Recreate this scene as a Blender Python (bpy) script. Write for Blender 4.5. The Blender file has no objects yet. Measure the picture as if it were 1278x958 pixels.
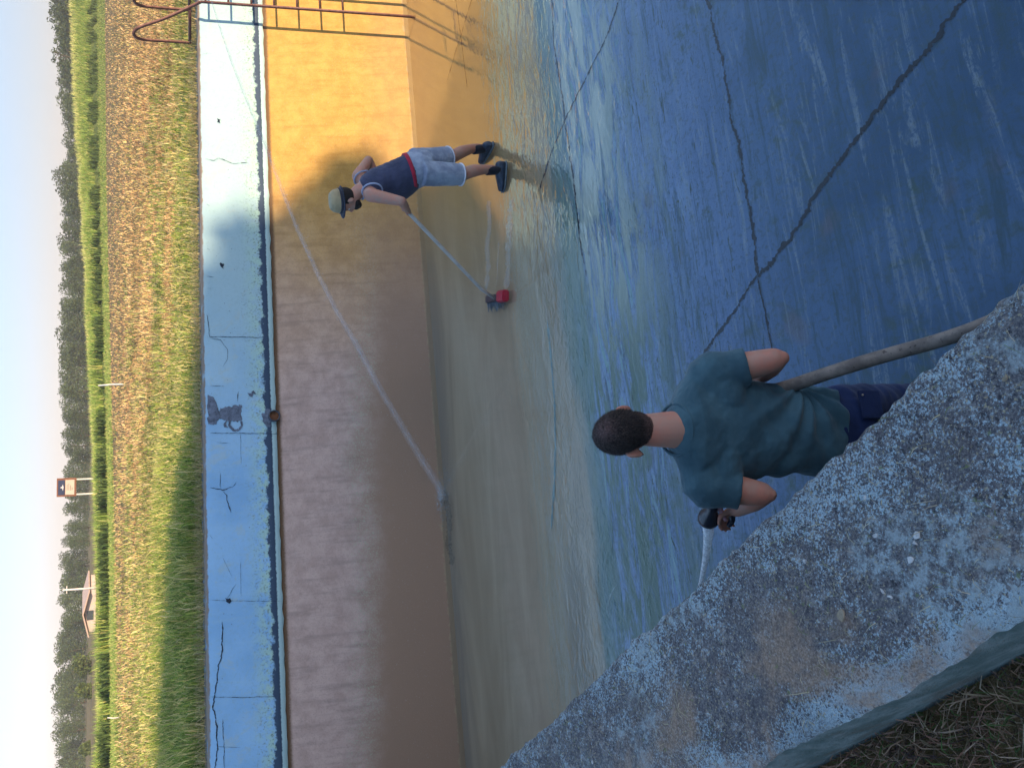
import bpy, bmesh, math, random
import numpy as np
from mathutils import Vector, Matrix, noise
random.seed(4); rng = np.random.default_rng(7)
PI = math.pi
SC = bpy.context.scene
COL = SC.collection

# ------------------------------------------------------------------ camera
F_PX, PITCH, ROLL, EYE = 959.0, math.radians(29.1), math.radians(1.03), 3.45
fw = Vector((0, math.cos(PITCH), -math.sin(PITCH))); u0 = Vector((0, math.sin(PITCH), math.cos(PITCH))); x0 = Vector((1, 0, 0))
RT = math.cos(ROLL)*x0 + math.sin(ROLL)*u0          # right of the upright view
UP = math.cos(ROLL)*u0 - math.sin(ROLL)*x0          # up of the upright view
cam = bpy.data.cameras.new('camera'); camo = bpy.data.objects.new('camera', cam); COL.objects.link(camo)
M = Matrix((( -UP.x, RT.x, -fw.x, 0), (-UP.y, RT.y, -fw.y, 0), (-UP.z, RT.z, -fw.z, EYE), (0, 0, 0, 1)))
camo.matrix_world = M                                # the phone was held on its side: world up is image left
cam.sensor_width = 36; cam.lens = F_PX/1278*36; cam.clip_end = 3000; cam.clip_start = 0.02
SC.camera = camo
# ------------------------------------------------------------------ world, sun, exposure
SUN_EL, SUN_AZ = math.radians(16), math.radians(132)  # azimuth clockwise from +Y
wd = bpy.data.worlds.new('World'); SC.world = wd; wd.use_nodes = True
wt = wd.node_tree; bg = wt.nodes['Background']
sky = wt.nodes.new('ShaderNodeTexSky'); sky.sky_type = 'NISHITA'; sky.sun_disc = False
sky.sun_elevation = SUN_EL; sky.sun_rotation = SUN_AZ; sky.air_density = 0.9; sky.dust_density = 0.4; sky.ozone_density = 4.0
tc = wt.nodes.new('ShaderNodeTexCoord'); sx = wt.nodes.new('ShaderNodeSeparateXYZ'); wt.links.new(tc.outputs['Generated'], sx.inputs[0])
mr = wt.nodes.new('ShaderNodeMapRange'); mr.interpolation_type = 'SMOOTHSTEP'; wt.links.new(sx.outputs[2], mr.inputs[0]); mr.inputs[1].default_value = 0.0; mr.inputs[2].default_value = 0.42
ht = wt.nodes.new('ShaderNodeMix'); ht.data_type = 'RGBA'; wt.links.new(mr.outputs[0], ht.inputs[0]); ht.inputs[6].default_value = (0.43, 0.325, 0.355, 1); ht.inputs[7].default_value = (1.27, 1.02, 0.80, 1)   # dull evening haze band low down
tn = wt.nodes.new('ShaderNodeMix'); tn.data_type = 'RGBA'; tn.blend_type = 'MULTIPLY'; tn.inputs[0].default_value = 1
wt.links.new(sky.outputs[0], tn.inputs[6]); wt.links.new(ht.outputs[2], tn.inputs[7]); wt.links.new(tn.outputs[2], bg.inputs[0]); bg.inputs[1].default_value = 0.15
sl = bpy.data.lights.new('sun', 'SUN'); sl.energy = 2.7; sl.angle = math.radians(0.6); sl.color = (1.0, 0.77, 0.50)
so = bpy.data.objects.new('sun', sl); COL.objects.link(so)
SUNV = Vector((math.sin(SUN_AZ)*math.cos(SUN_EL), math.cos(SUN_AZ)*math.cos(SUN_EL), math.sin(SUN_EL)))
so.rotation_euler = SUNV.to_track_quat('Z', 'Y').to_euler(); so.location = SUNV*60
SC.view_settings.view_transform = 'Standard'; SC.view_settings.look = 'None'; SC.view_settings.gamma = 1
SC.view_settings.exposure = 1.8
SC.cycles.max_bounces = 6; SC.cycles.transparent_max_bounces = 12
SC.cycles.caustics_reflective = False; SC.cycles.caustics_refractive = False

# ------------------------------------------------------------------ measuring helpers
C0 = Vector((0, 0, EYE))
def ray(x, y): return (fw*F_PX + UP*(639-x) + RT*(479-y)).normalized()
def onz(x, y, z=0.0):
    d = ray(x, y); return C0 + d*((z-EYE)/d.z)
def aty(x, y, Y):
    d = ray(x, y); return C0 + d*(Y/d.y)
ZT = 2.3                                             # top of the basin walls above the water
A0 = Vector((4.63, 10.12, ZT)); D = Vector((0.9726, 0.2325, 0)).normalized(); N = Vector((D.y, -D.x, 0))   # far wall: along, into the basin
BAT = 0.9/ZT
NW = (N + Vector((0, 0, BAT))).normalized()
def onwall(x, y, off=0.0):
    d = ray(x, y); t = ((A0-C0).dot(NW)+off)/d.dot(NW); return C0 + d*t
def wallp(u, z, off=0.0):                            # u along the far wall, z height
    return A0 + D*u + N*((ZT-z)*BAT) + Vector((0, 0, z-ZT)) + NW*off

# ------------------------------------------------------------------ tagging and linking
def tag(o, label=None, cat=None, group=None, kind=None):
    if label: o['label'] = label
    if cat: o['category'] = cat
    if group: o['group'] = group
    if kind: o['kind'] = kind
    return o
def thing(name, loc, label, cat, group=None):
    o = bpy.data.objects.new(name, None); o.location = loc; o.empty_display_size = 0.1; COL.objects.link(o)
    return tag(o, label, cat, group)
def world_loc(o):
    v = Vector(o.location)
    while o.parent: o = o.parent; v = v + Vector(o.location)
    return v
def link(name, me, mat=None, parent=None, smooth=False, loc=None):
    """me is in world coordinates; the object gets its parent's origin (or loc)"""
    o = bpy.data.objects.new(name, me); COL.objects.link(o)
    base = Vector((0, 0, 0))
    if parent is not None:
        o.parent = parent; base = world_loc(parent)
    elif loc is not None:
        base = Vector(loc); o.location = base
    if base.length > 0: me.transform(Matrix.Translation(-base))
    if mat is not None:
        me.materials.clear(); me.materials.append(mat)
    if smooth: me.shade_smooth()
    return o
def bm_me(bm, name='mesh'):
    me = bpy.data.meshes.new(name); bm.normal_update(); bm.to_mesh(me); bm.free(); return me
def tri_mesh(name, V, T, col=None):
    me = bpy.data.meshes.new(name); V = np.asarray(V, dtype=np.float32); T = np.asarray(T, dtype=np.int32)
    me.vertices.add(len(V)); me.vertices.foreach_set('co', V.ravel())
    k = T.shape[1]; me.loops.add(T.size); me.loops.foreach_set('vertex_index', T.ravel())
    me.polygons.add(len(T)); me.polygons.foreach_set('loop_start', np.arange(0, T.size, k, dtype=np.int32))
    if col is not None:
        a = me.color_attributes.new('Col', 'FLOAT_COLOR', 'POINT')
        c = np.ones((len(V), 4), dtype=np.float32); c[:, :3] = col; a.data.foreach_set('color', c.ravel())
    me.update(calc_edges=True); me.validate(); return me

# ------------------------------------------------------------------ material helper
class NT:
    def __init__(s, name):
        s.m = bpy.data.materials.new(name); s.m.use_nodes = True; s.t = s.m.node_tree; s.n = s.t.nodes
        s.b = s.n['Principled BSDF']; s.out = s.n['Material Output']; s.geo = None
    def new(s, t, **k):
        x = s.n.new(t)
        for a, b in k.items(): setattr(x, a, b)
        return x
    def put(s, sock, v):
        if hasattr(v, 'is_output'): s.t.links.new(v, sock)
        elif isinstance(v, (tuple, list)) and len(v) == 3 and sock.type == 'RGBA': sock.default_value = (*v, 1)
        else: sock.default_value = v
    def pos(s):
        if s.geo is None: s.geo = s.new('ShaderNodeNewGeometry')
        return s.geo.outputs['Position']
    def dot(s, vec, off=0.0):
        x = s.new('ShaderNodeVectorMath', operation='DOT_PRODUCT'); s.put(x.inputs[0], s.pos()); x.inputs[1].default_value = vec
        return s.math('ADD', x.outputs['Value'], off)
    def math(s, op, a, b=0.0, c=0.0, clamp=False):
        x = s.new('ShaderNodeMath', operation=op); x.use_clamp = clamp
        s.put(x.inputs[0], a); s.put(x.inputs[1], b); s.put(x.inputs[2], c); return x.outputs[0]
    def comb(s, x, y, z):
        n = s.new('ShaderNodeCombineXYZ'); s.put(n.inputs[0], x); s.put(n.inputs[1], y); s.put(n.inputs[2], z); return n.outputs[0]
    def noise(s, vec, scale, detail=4, rough=0.55, dist=0.0, col=False):
        x = s.new('ShaderNodeTexNoise'); s.put(x.inputs['Vector'], vec); x.inputs['Scale'].default_value = scale
        x.inputs['Detail'].default_value = detail; x.inputs['Roughness'].default_value = rough; x.inputs['Distortion'].default_value = dist
        return x.outputs['Color' if col else 'Fac']
    def vor(s, vec, scale, feature='F1', rnd=1.0, out='Distance'):
        x = s.new('ShaderNodeTexVoronoi', feature=feature); s.put(x.inputs['Vector'], vec); x.inputs['Scale'].default_value = scale
        x.inputs['Randomness'].default_value = rnd; return x.outputs[out]
    def ramp(s, fac, lo, hi, a=0.0, b=1.0):
        x = s.new('ShaderNodeMapRange'); x.interpolation_type = 'SMOOTHSTEP'; s.put(x.inputs[0], fac)
        for i, v in enumerate((lo, hi, a, b)): s.put(x.inputs[i+1], v)
        return x.outputs[0]
    def mix(s, fac, a, b, mode='MIX'):
        x = s.new('ShaderNodeMix', data_type='RGBA', blend_type=mode); x.clamp_result = False; s.put(x.inputs[0], fac); s.put(x.inputs[6], a); s.put(x.inputs[7], b)
        return x.outputs[2]
    def bump(s, h, strength=0.3, dist=0.01):
        x = s.new('ShaderNodeBump'); x.inputs['Strength'].default_value = strength; x.inputs['Distance'].default_value = dist
        s.put(x.inputs['Height'], h); s.put(s.b.inputs['Normal'], x.outputs[0]); return x
    def fin(s, col, rough=0.8, spec=0.3):
        s.put(s.b.inputs['Base Color'], col); s.put(s.b.inputs['Roughness'], rough); s.put(s.b.inputs['Specular IOR Level'], spec)
        return s.m
def plain(name, col, rough=0.7, spec=0.3, var=0.25, scale=8.0, metal=0.0, bumpd=0.002, objc=False):
    t = NT(name); v = t.pos(); n = t.noise(v, scale, 5, 0.6); n2 = t.noise(v, scale*6, 3, 0.6)
    lo = tuple(c*(1-var) for c in col); hi = tuple(min(1, c*(1+var)) for c in col)
    k = t.math('ADD', t.math('MULTIPLY', n, 0.7), t.math('MULTIPLY', n2, 0.3))
    t.b.inputs['Metallic'].default_value = metal
    if bumpd: t.bump(n2, 0.35, bumpd)
    return t.fin(t.mix(t.ramp(k, 0.3, 0.7), lo, hi), rough, spec)
def blade_mat(name, trans=0.35, rough=0.75, gain=1.0):
    t = NT(name); a = t.new('ShaderNodeVertexColor', layer_name='Col'); g = t.mix(1.0, a.outputs[0], (gain, gain, gain), 'MULTIPLY')
    t.fin(g, rough, 0.15)
    tr = t.new('ShaderNodeBsdfTranslucent'); t.put(tr.inputs[0], g)
    mx = t.new('ShaderNodeMixShader'); mx.inputs[0].default_value = trans
    t.t.links.new(t.b.outputs[0], mx.inputs[1]); t.t.links.new(tr.outputs[0], mx.inputs[2]); t.t.links.new(mx.outputs[0], t.out.inputs[0])
    return t.m

# ================================================================== materials of the setting
Dv, Nv = tuple(D), tuple(N); uA, nA = -A0.dot(D), -A0.dot(N)
def wall_coords(t):
    return t.dot(Dv, uA), t.dot(Nv, nA), t.dot((0, 0, 1), 0.0)

def mat_band():                                      # painted upper band of the far wall
    t = NT('band_paint'); u, nd, z = wall_coords(t); v = t.comb(u, nd, z)
    n1 = t.noise(v, 1.3, 5, 0.6); n2 = t.noise(v, 9, 6, 0.65); n3 = t.noise(v, 45, 4, 0.7)
    str_ = t.noise(t.comb(t.math('MULTIPLY', u, 5.0), nd, t.math('MULTIPLY', z, 0.7)), 2.2, 4, 0.6)
    c = t.mix(t.ramp(n1, 0.35, 0.65), (0.20, 0.38, 0.58), (0.26, 0.45, 0.64)); c = t.mix(t.ramp(t.math('ADD', u, n1), -5.6, -2.6), c, (0.32, 0.455, 0.475))
    c = t.mix(t.math('MULTIPLY', t.ramp(str_, 0.5, 0.75), 0.25), c, (0.34, 0.50, 0.56))
    c = t.mix(t.ramp(t.noise(v, 28, 6, 0.75), 0.50, 0.68, 0.0, 0.35), c, (0.24, 0.34, 0.34)); c = t.mix(t.ramp(t.noise(v, 4.5, 5, 0.7, 0.8), 0.56, 0.66, 0.0, 0.40), c, (0.36, 0.43, 0.40))
    low = t.math('ADD', z, t.math('MULTIPLY', t.math('SUBTRACT', n2, 0.5), 0.35))
    wear = t.ramp(low, 1.98, 1.72)                   # worn and mossy towards the foot of the band
    c = t.mix(t.math('MULTIPLY', wear, t.ramp(n2, 0.42, 0.60)), c, (0.36, 0.52, 0.42))
    c = t.mix(t.math('MULTIPLY', wear, t.ramp(n3, 0.52, 0.66)), c, (0.16, 0.20, 0.14))
    foot = t.math('ADD', z, t.math('MULTIPLY', t.math('SUBTRACT', t.noise(v, 7, 6, 0.75), 0.5), 0.20))
    c = t.mix(t.ramp(foot, 1.730, 1.705), c, (0.035, 0.06, 0.10))   # irregular dark strip along the foot
    c = t.mix(t.ramp(t.math('ADD', z, t.math('MULTIPLY', n3, 0.03)), 1.675, 1.665), c, (0.42, 0.60, 0.62))
    c = t.mix(t.ramp(t.math('ADD', z, t.math('MULTIPLY', n2, 0.05)), 2.315, 2.33), c, (0.22, 0.17, 0.13))
    sp = t.ramp(t.vor(v, 16), 0.10, 0.05); spm = t.math('MULTIPLY', sp, t.ramp(t.noise(v, 3.1), 0.56, 0.62))
    c = t.mix(spm, c, (0.12, 0.13, 0.14))
    t.bump(t.math('ADD', t.math('MULTIPLY', n2, 0.7), t.math('MULTIPLY', n3, 0.35)), 0.6, 0.008)
    return t.fin(c, 0.7, 0.25)
def mat_batter():                                    # lower part: algae stained concrete
    t = NT('stained_batter'); u, nd, z = wall_coords(t); v = t.comb(u, nd, z)
    n1 = t.noise(v, 1.1, 5, 0.6); n2 = t.noise(v, 6, 6, 0.7); n3 = t.noise(v, 60, 4, 0.7)
    side = t.ramp(t.math('ADD', u, t.math('MULTIPLY', n1, 1.2)), -4.6, -1.6)       # ochre algae on the right
    grey = t.mix(t.ramp(n2, 0.35, 0.65), (0.43, 0.295, 0.24), (0.53, 0.375, 0.31))
    och = t.mix(t.ramp(n2, 0.35, 0.65), (0.42, 0.23, 0.055), (0.52, 0.30, 0.075))
    c = t.mix(side, grey, och)
    run = t.noise(t.comb(t.math('MULTIPLY', u, 7.0), 0.0, t.math('MULTIPLY', z, 0.8)), 2.0, 5, 0.65); c = t.mix(t.ramp(run, 0.48, 0.70, 0.0, 0.40), c, t.mix(side, (0.20, 0.15, 0.13), (0.30, 0.15, 0.03)))
    c = t.mix(t.ramp(n3, 0.35, 0.50, 0.25, 0.0), c, t.mix(side, (0.16, 0.12, 0.11), (0.26, 0.14, 0.035))); c = t.mix(t.ramp(t.noise(v, 170, 3, 0.8), 0.58, 0.68, 0.0, 0.4), c, (0.50, 0.42, 0.34))
    edge = t.math('ADD', t.math('ADD', z, t.math('MULTIPLY', n1, 0.5)), t.math('MULTIPLY', u, 0.055))
    lowm = t.ramp(t.math('ADD', edge, t.math('MULTIPLY', n2, 0.25)), 0.98, 0.50)                # wet brown lower part
    c = t.mix(t.math('MULTIPLY', lowm, t.math('SUBTRACT', 1.0, t.math('MULTIPLY', side, 0.75))), c, (0.30, 0.195, 0.13))
    bandm = t.math('MULTIPLY', t.ramp(edge, 0.95, 0.72), t.ramp(edge, 0.45, 0.62))
    fl = t.math('MULTIPLY', t.math('MULTIPLY', bandm, t.ramp(n3, 0.54, 0.62)), t.math('SUBTRACT', 1.0, side))
    c = t.mix(fl, c, (0.36, 0.36, 0.25)); 
    c = t.mix(t.math('MULTIPLY', t.ramp(t.noise(v, 110, 3, 0.7), 0.60, 0.68), t.math('MULTIPLY', bandm, t.ramp(n2, 0.45, 0.6))), c, (0.13, 0.20, 0.19))
    c = t.mix(t.ramp(t.math('ADD', z, t.math('MULTIPLY', n3, 0.04)), 1.56, 1.60), c, (0.13, 0.075, 0.04))  # shadow line under the proud band put into the colour
    c = t.mix(t.math('MULTIPLY', t.ramp(t.noise(v, 75, 2, 0.6), 0.66, 0.74), 0.5), c, (0.42, 0.36, 0.33))
    ft = t.ramp(t.math('ADD', z, t.math('MULTIPLY', t.noise(v, 11, 5, 0.8), 0.14)), 0.085, 0.065)
    c = t.mix(t.math('MULTIPLY', ft, 0.5), c, (0.36, 0.29, 0.17))
    t.bump(t.math('ADD', t.math('MULTIPLY', n2, 0.5), t.math('MULTIPLY', n3, 0.5)), 0.5, 0.008)
    return t.fin(c, 0.8, 0.2)
def mat_floor():
    t = NT('basin_floor'); u, nd, z = wall_coords(t)
    st = t.comb(t.math('MULTIPLY', u, 0.28), t.math('MULTIPLY', nd, 1.6), 0.0)      # streaks along the flow
    iso = t.comb(u, nd, 0.0)
    a1 = t.noise(st, 1.3, 6, 0.6, 0.6); a2 = t.noise(st, 5.0, 6, 0.65, 0.8); i1 = t.noise(iso, 1.1, 6, 0.6, 0.4); i2 = t.noise(iso, 9, 5, 0.7); i3 = t.noise(iso, 70, 3, 0.6)
    ndn = t.math('ADD', nd, t.math('MULTIPLY', t.math('SUBTRACT', a1, 0.5), 1.3))
    side = t.ramp(t.math('ADD', u, t.math('MULTIPLY', t.noise(t.comb(u, nd, 0.0), 0.8, 4), 1.0)), -4.0, -1.9)
    # painted floor
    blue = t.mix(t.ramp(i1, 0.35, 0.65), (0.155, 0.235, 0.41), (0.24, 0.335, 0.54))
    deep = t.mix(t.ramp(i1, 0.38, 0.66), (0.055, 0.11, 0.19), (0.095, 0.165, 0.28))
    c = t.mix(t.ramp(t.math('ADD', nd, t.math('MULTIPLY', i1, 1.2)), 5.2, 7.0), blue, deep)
    alg = t.math('MULTIPLY', t.ramp(i2, 0.45, 0.68), t.ramp(t.noise(iso, 1.7, 3), 0.45, 0.65))
    c = t.mix(t.math('MULTIPLY', alg, 0.85), c, (0.075, 0.115, 0.075))
    c = t.mix(t.math('MULTIPLY', t.ramp(t.noise(iso, 2.3, 2), 0.62, 0.74), 0.45), c, (0.20, 0.15, 0.13))
    ls = t.noise(t.comb(t.math('MULTIPLY', u, 0.55), t.math('MULTIPLY', nd, 5.5), 2.0), 2.2, 7, 0.72, 1.2); ls2 = t.noise(iso, 26, 5, 0.75)
    c = t.mix(t.math('MULTIPLY', t.math('MULTIPLY', t.ramp(ls, 0.52, 0.70), t.ramp(ls2, 0.36, 0.58)), 0.80), c, (0.38, 0.42, 0.44))
    c = t.mix(t.math('MULTIPLY', t.ramp(ls, 0.48, 0.34), 0.75), c, (0.055, 0.10, 0.12))
    c = t.mix(t.math('MULTIPLY', t.ramp(ls2, 0.48, 0.64), 0.50), c, (0.07, 0.10, 0.085))
    # green streaks
    gz = t.math('MULTIPLY', t.ramp(ndn, 3.5, 3.9), t.ramp(ndn, 5.4, 4.3))
    c = t.mix(t.math('MULTIPLY', gz, t.ramp(a2, 0.42, 0.56)), c, (0.11, 0.17, 0.11))
    c = t.mix(t.math('MULTIPLY', gz, t.ramp(a2, 0.44, 0.36)), c, (0.24, 0.38, 0.36))
    fib = t.noise(t.comb(t.math('MULTIPLY', u, 1.2), t.math('MULTIPLY', nd, 8.0), 0.0), 4.0, 4, 0.7, 1.5)
    c = t.mix(t.math('MULTIPLY', t.math('MULTIPLY', t.ramp(fib, 0.60, 0.66), t.ramp(ndn, 3.6, 4.2)), t.ramp(ndn, 6.8, 5.0)), c, (0.06, 0.085, 0.05))
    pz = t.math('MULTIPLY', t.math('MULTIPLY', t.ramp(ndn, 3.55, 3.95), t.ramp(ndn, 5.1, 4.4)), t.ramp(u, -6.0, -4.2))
    c = t.mix(t.math('MULTIPLY', pz, t.math('MULTIPLY', t.ramp(a2, 0.40, 0.56), 0.9)), c, (0.60, 0.62, 0.52))  # glitter reflected from the lit wall, put into the floor colour
    # sediment
    mud = t.mix(t.ramp(a1, 0.3, 0.7), (0.37, 0.275, 0.17), (0.54, 0.415, 0.27))
    mud = t.mix(t.math('MULTIPLY', t.ramp(t.math('ADD', nd, t.math('MULTIPLY', a1, 0.8)), 1.75, 1.30), 0.65), mud, (0.20, 0.185, 0.155))
    mud = t.mix(side, mud, (0.50, 0.31, 0.12))  # ochre mud on the right, with the lit wall's reflection coloured in
    ed = t.math('ADD', nd, t.math('MULTIPLY', t.math('SUBTRACT', t.noise(st, 1.0, 4, 0.55), 0.5), 0.9))
    mm = t.ramp(ed, 3.85, 3.62); rim = t.math('MULTIPLY', t.ramp(ed, 3.60, 3.74), t.ramp(ed, 4.02, 3.86))
    c = t.mix(mm, c, mud); c = t.mix(t.math('MULTIPLY', rim, 0.75), c, (0.15, 0.22, 0.16))
    t.bump(i3, 0.3, 0.003)
    return t.fin(c, 0.8, 0.2)
def mat_water():
    t = NT('shallow_water'); u, nd, z = wall_coords(t)
    w1 = t.noise(t.comb(t.math('MULTIPLY', u, 2.2), t.math('MULTIPLY', nd, 6.5), 0.0), 1.5, 2, 0.5, 1.0)
    w2 = t.noise(t.comb(t.math('MULTIPLY', u, 3.0), t.math('MULTIPLY', nd, 7.0), 4.0), 5.0, 1, 0.5, 0.6)
    cz = t.math('MULTIPLY', t.ramp(nd, 2.9, 3.6), t.ramp(nd, 6.2, 4.6)); calm = t.noise(t.comb(t.math('MULTIPLY', u, 0.5), nd, 0.0), 0.9, 3)
    amp = t.math('MULTIPLY', t.ramp(calm, 0.35, 0.62, 0.3, 1.0), t.math('ADD', t.ramp(nd, 2.0, 3.4, 0.28, 0.9), t.math('MULTIPLY', cz, 1.3)))
    h = t.math('MULTIPLY', t.math('ADD', w1, t.math('MULTIPLY', w2, 0.30)), amp)
    bp = t.new('ShaderNodeBump'); bp.inputs['Strength'].default_value = 1.0; bp.inputs['Distance'].default_value = 0.0040; t.put(bp.inputs['Height'], h)
    gl = t.new('ShaderNodeBsdfGlossy'); gl.inputs['Roughness'].default_value = 0.02; t.t.links.new(bp.outputs[0], gl.inputs['Normal'])
    tr = t.new('ShaderNodeBsdfTransparent'); tr.inputs[0].default_value = (0.93, 0.96, 0.97, 1)
    dt = t.new('ShaderNodeVectorMath', operation='DOT_PRODUCT'); t.t.links.new(bp.outputs[0], dt.inputs[0]); t.pos(); t.t.links.new(t.geo.outputs['Incoming'], dt.inputs[1])
    cs = t.math('ABSOLUTE', dt.outputs['Value']); fz = t.math('ADD', 0.045, t.math('MULTIPLY', 0.955, t.math('POWER', t.math('SUBTRACT', 1.0, cs, clamp=True), 2.7)))
    mx = t.new('ShaderNodeMixShader'); t.put(mx.inputs[0], fz)
    t.t.links.new(tr.outputs[0], mx.inputs[1]); t.t.links.new(gl.outputs[0], mx.inputs[2]); t.t.links.new(mx.outputs[0], t.out.inputs[0])
    return t.m
def mat_lichen():
    t = NT('lichen_concrete'); v = t.pos()
    dn = Vector((1.37, -1.52, 0)).normalized(); nn = Vector((1.52, 1.37, 0)).normalized()
    w = t.dot(tuple(nn), -(Vector((-1.2, 2.11, 0)).dot(nn)))        # 0 at the basin edge, negative outward
    wu = t.dot(tuple(dn), 0.0)
    big = t.noise(v, 5.0, 6, 0.65, 0.3); med = t.noise(v, 42, 7, 0.8); fine = t.noise(v, 210, 5, 0.85); f2 = t.noise(v, 480, 3, 0.8); vf = t.vor(v, 330, out='Color')
    sep = t.new('ShaderNodeSeparateColor'); t.put(sep.inputs[0], vf); rv = sep.outputs[0]; rv2 = sep.outputs[1]
    c = t.mix(t.ramp(fine, 0.38, 0.62), (0.060, 0.062, 0.078), (0.19, 0.18, 0.18)); c = t.mix(t.ramp(med, 0.50, 0.62), c, (0.24, 0.22, 0.21))
    bl = t.math('ADD', t.math('MULTIPLY', fine, 0.55), t.math('ADD', t.math('MULTIPLY', med, 0.45), t.math('MULTIPLY', t.math('SUBTRACT', rv, 0.5), 0.14)))
    edgeb = t.ramp(w, -0.11, -0.01, 0.0, 0.05); outb = t.ramp(w, -0.27, -0.36, 0.0, 0.17)
    thr = t.math('SUBTRACT', 0.555, t.math('ADD', t.math('MULTIPLY', t.math('SUBTRACT', big, 0.5), 0.42), t.math('ADD', edgeb, outb)))
    bm_ = t.ramp(t.math('SUBTRACT', bl, thr), -0.015, 0.035)
    c = t.mix(bm_, c, t.mix(t.ramp(f2, 0.35, 0.65), (0.21, 0.31, 0.38), (0.45, 0.55, 0.59)))
    c = t.mix(t.math('MULTIPLY', t.ramp(rv2, 0.88, 0.93), t.ramp(fine, 0.45, 0.55)), c, (0.36, 0.31, 0.20))
    c = t.mix(t.math('MULTIPLY', t.ramp(t.noise(v, 95, 5, 0.8), 0.46, 0.38), 0.85), c, (0.028, 0.028, 0.036))
    dk = t.noise(v, 2.6, 4, 0.6, 0.8); c = t.mix(t.math('MULTIPLY', t.ramp(dk, 0.50, 0.62), t.ramp(fine, 0.35, 0.60, 0.85, 0.15)), c, (0.075, 0.068, 0.075)); c = t.mix(t.math('MULTIPLY', t.ramp(dk, 0.44, 0.36), t.ramp(med, 0.42, 0.60, 0.0, 0.75)), c, (0.30, 0.36, 0.38))
    dirt = t.math('MULTIPLY', t.ramp(t.noise(v, 3.4, 5, 0.65, 0.5), 0.44, 0.60), t.ramp(w, -0.07, -0.20))
    c = t.mix(t.math('MULTIPLY', dirt, t.ramp(med, 0.30, 0.62, 0.35, 1.0)), c, t.mix(t.ramp(fine, 0.35, 0.65), (0.17, 0.12, 0.09), (0.38, 0.275, 0.205)))
    c = t.mix(t.math('MULTIPLY', t.ramp(t.noise(v, 60, 3), 0.66, 0.72), 0.6), c, (0.14, 0.17, 0.06))
    t.bump(t.math('ADD', t.math('MULTIPLY', med, 0.7), t.math('MULTIPLY', fine, 0.5)), 0.9, 0.006)
    return t.fin(c, 0.9, 0.2)
def mat_face():
    t = NT('teal_wall_face'); v = t.pos(); n = t.noise(v, 14, 6, 0.65); f = t.noise(v, 120, 3, 0.7)
    c = t.mix(t.ramp(n, 0.38, 0.66), (0.08, 0.12, 0.12), (0.17, 0.215, 0.22)); c = t.mix(t.ramp(f, 0.62, 0.72), c, (0.19, 0.16, 0.11))
    c = t.mix(t.ramp(t.noise(v, 5, 5, .7), .5, .62, 0, .6), c, (0.10, 0.085, 0.07)); t.bump(t.math('ADD', n, f), 0.9, 0.008); return t.fin(c, 0.9, 0.15)
def mat_soil():
    t = NT('soil_and_turf'); v = t.pos(); n = t.noise(v, 0.35, 5, 0.6); n2 = t.noise(v, 7, 6, 0.7); n3 = t.noise(v, 60, 4, 0.7)
    c = t.mix(t.ramp(n, 0.4, 0.6), (0.20, 0.135, 0.065), (0.13, 0.12, 0.045)); c = t.mix(t.ramp(n2, 0.45, 0.65), c, (0.27, 0.19, 0.10))
    c = t.mix(t.ramp(n3, 0.55, 0.7), c, (0.07, 0.055, 0.035)); t.bump(t.math('ADD', n2, n3), 0.8, 0.04)
    return t.fin(c, 0.95, 0.1)
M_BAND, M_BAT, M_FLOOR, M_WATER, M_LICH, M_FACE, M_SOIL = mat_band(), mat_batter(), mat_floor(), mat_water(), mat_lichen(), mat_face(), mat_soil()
M_TAR = plain('tar_black', (0.012, 0.013, 0.018), 0.6, 0.4, 0.4, 40)
M_CRACK = plain('crack_dark', (0.022, 0.03, 0.045), 0.9, 0.1, 0.3, 40)
M_BARE = plain('bare_concrete', (0.115, 0.135, 0.175), 0.9, 0.1, 0.5, 22, bumpd=0.006)
M_PALE = plain('pale_crust', (0.42, 0.42, 0.42), 0.9, 0.1, 0.35, 90)
M_GRASS = blade_mat('grass_blades', 0.35, gain=1.75); M_LEAF = blade_mat('tree_leaves', 0.25)

# ================================================================== SETTING
# corners of the basin
NE0, NE1 = Vector((-1.2, 2.11, 0)), Vector((0.17, 0.59, 0)); ND = (NE1-NE0).normalized(); NN = Vector((-ND.y, ND.x, 0))   # near wall: along, into the basin
CA = Vector((-6.108, 7.551, 0))                                        # left corner
FR = A0 + D*24; FR.z = 0
NR = NE0 + ND*13
inner = [CA, FR, Vector((FR.x+1, NR.y, 0)), NR]
def poly_obj(name, pts, z, mat, sub=0):
    bm = bmesh.new(); bm.faces.new([bm.verts.new((p.x, p.y, z)) for p in pts]); bmesh.ops.recalc_face_normals(bm, faces=bm.faces)
    for f in bm.faces:
        if f.normal.z < 0: f.normal_flip()
    me = bm_me(bm, name); return tag(link(name, me, mat), kind='structure')
ext = [CA+Vector((-.6, -.1, 0)), FR+Vector((1, 1, 0)), Vector((FR.x+2, NR.y-1, 0)), NR+Vector((-.4, -.6, 0))]
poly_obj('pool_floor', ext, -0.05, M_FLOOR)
poly_obj('water', [p for p in inner], 0.0, M_WATER)

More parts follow.
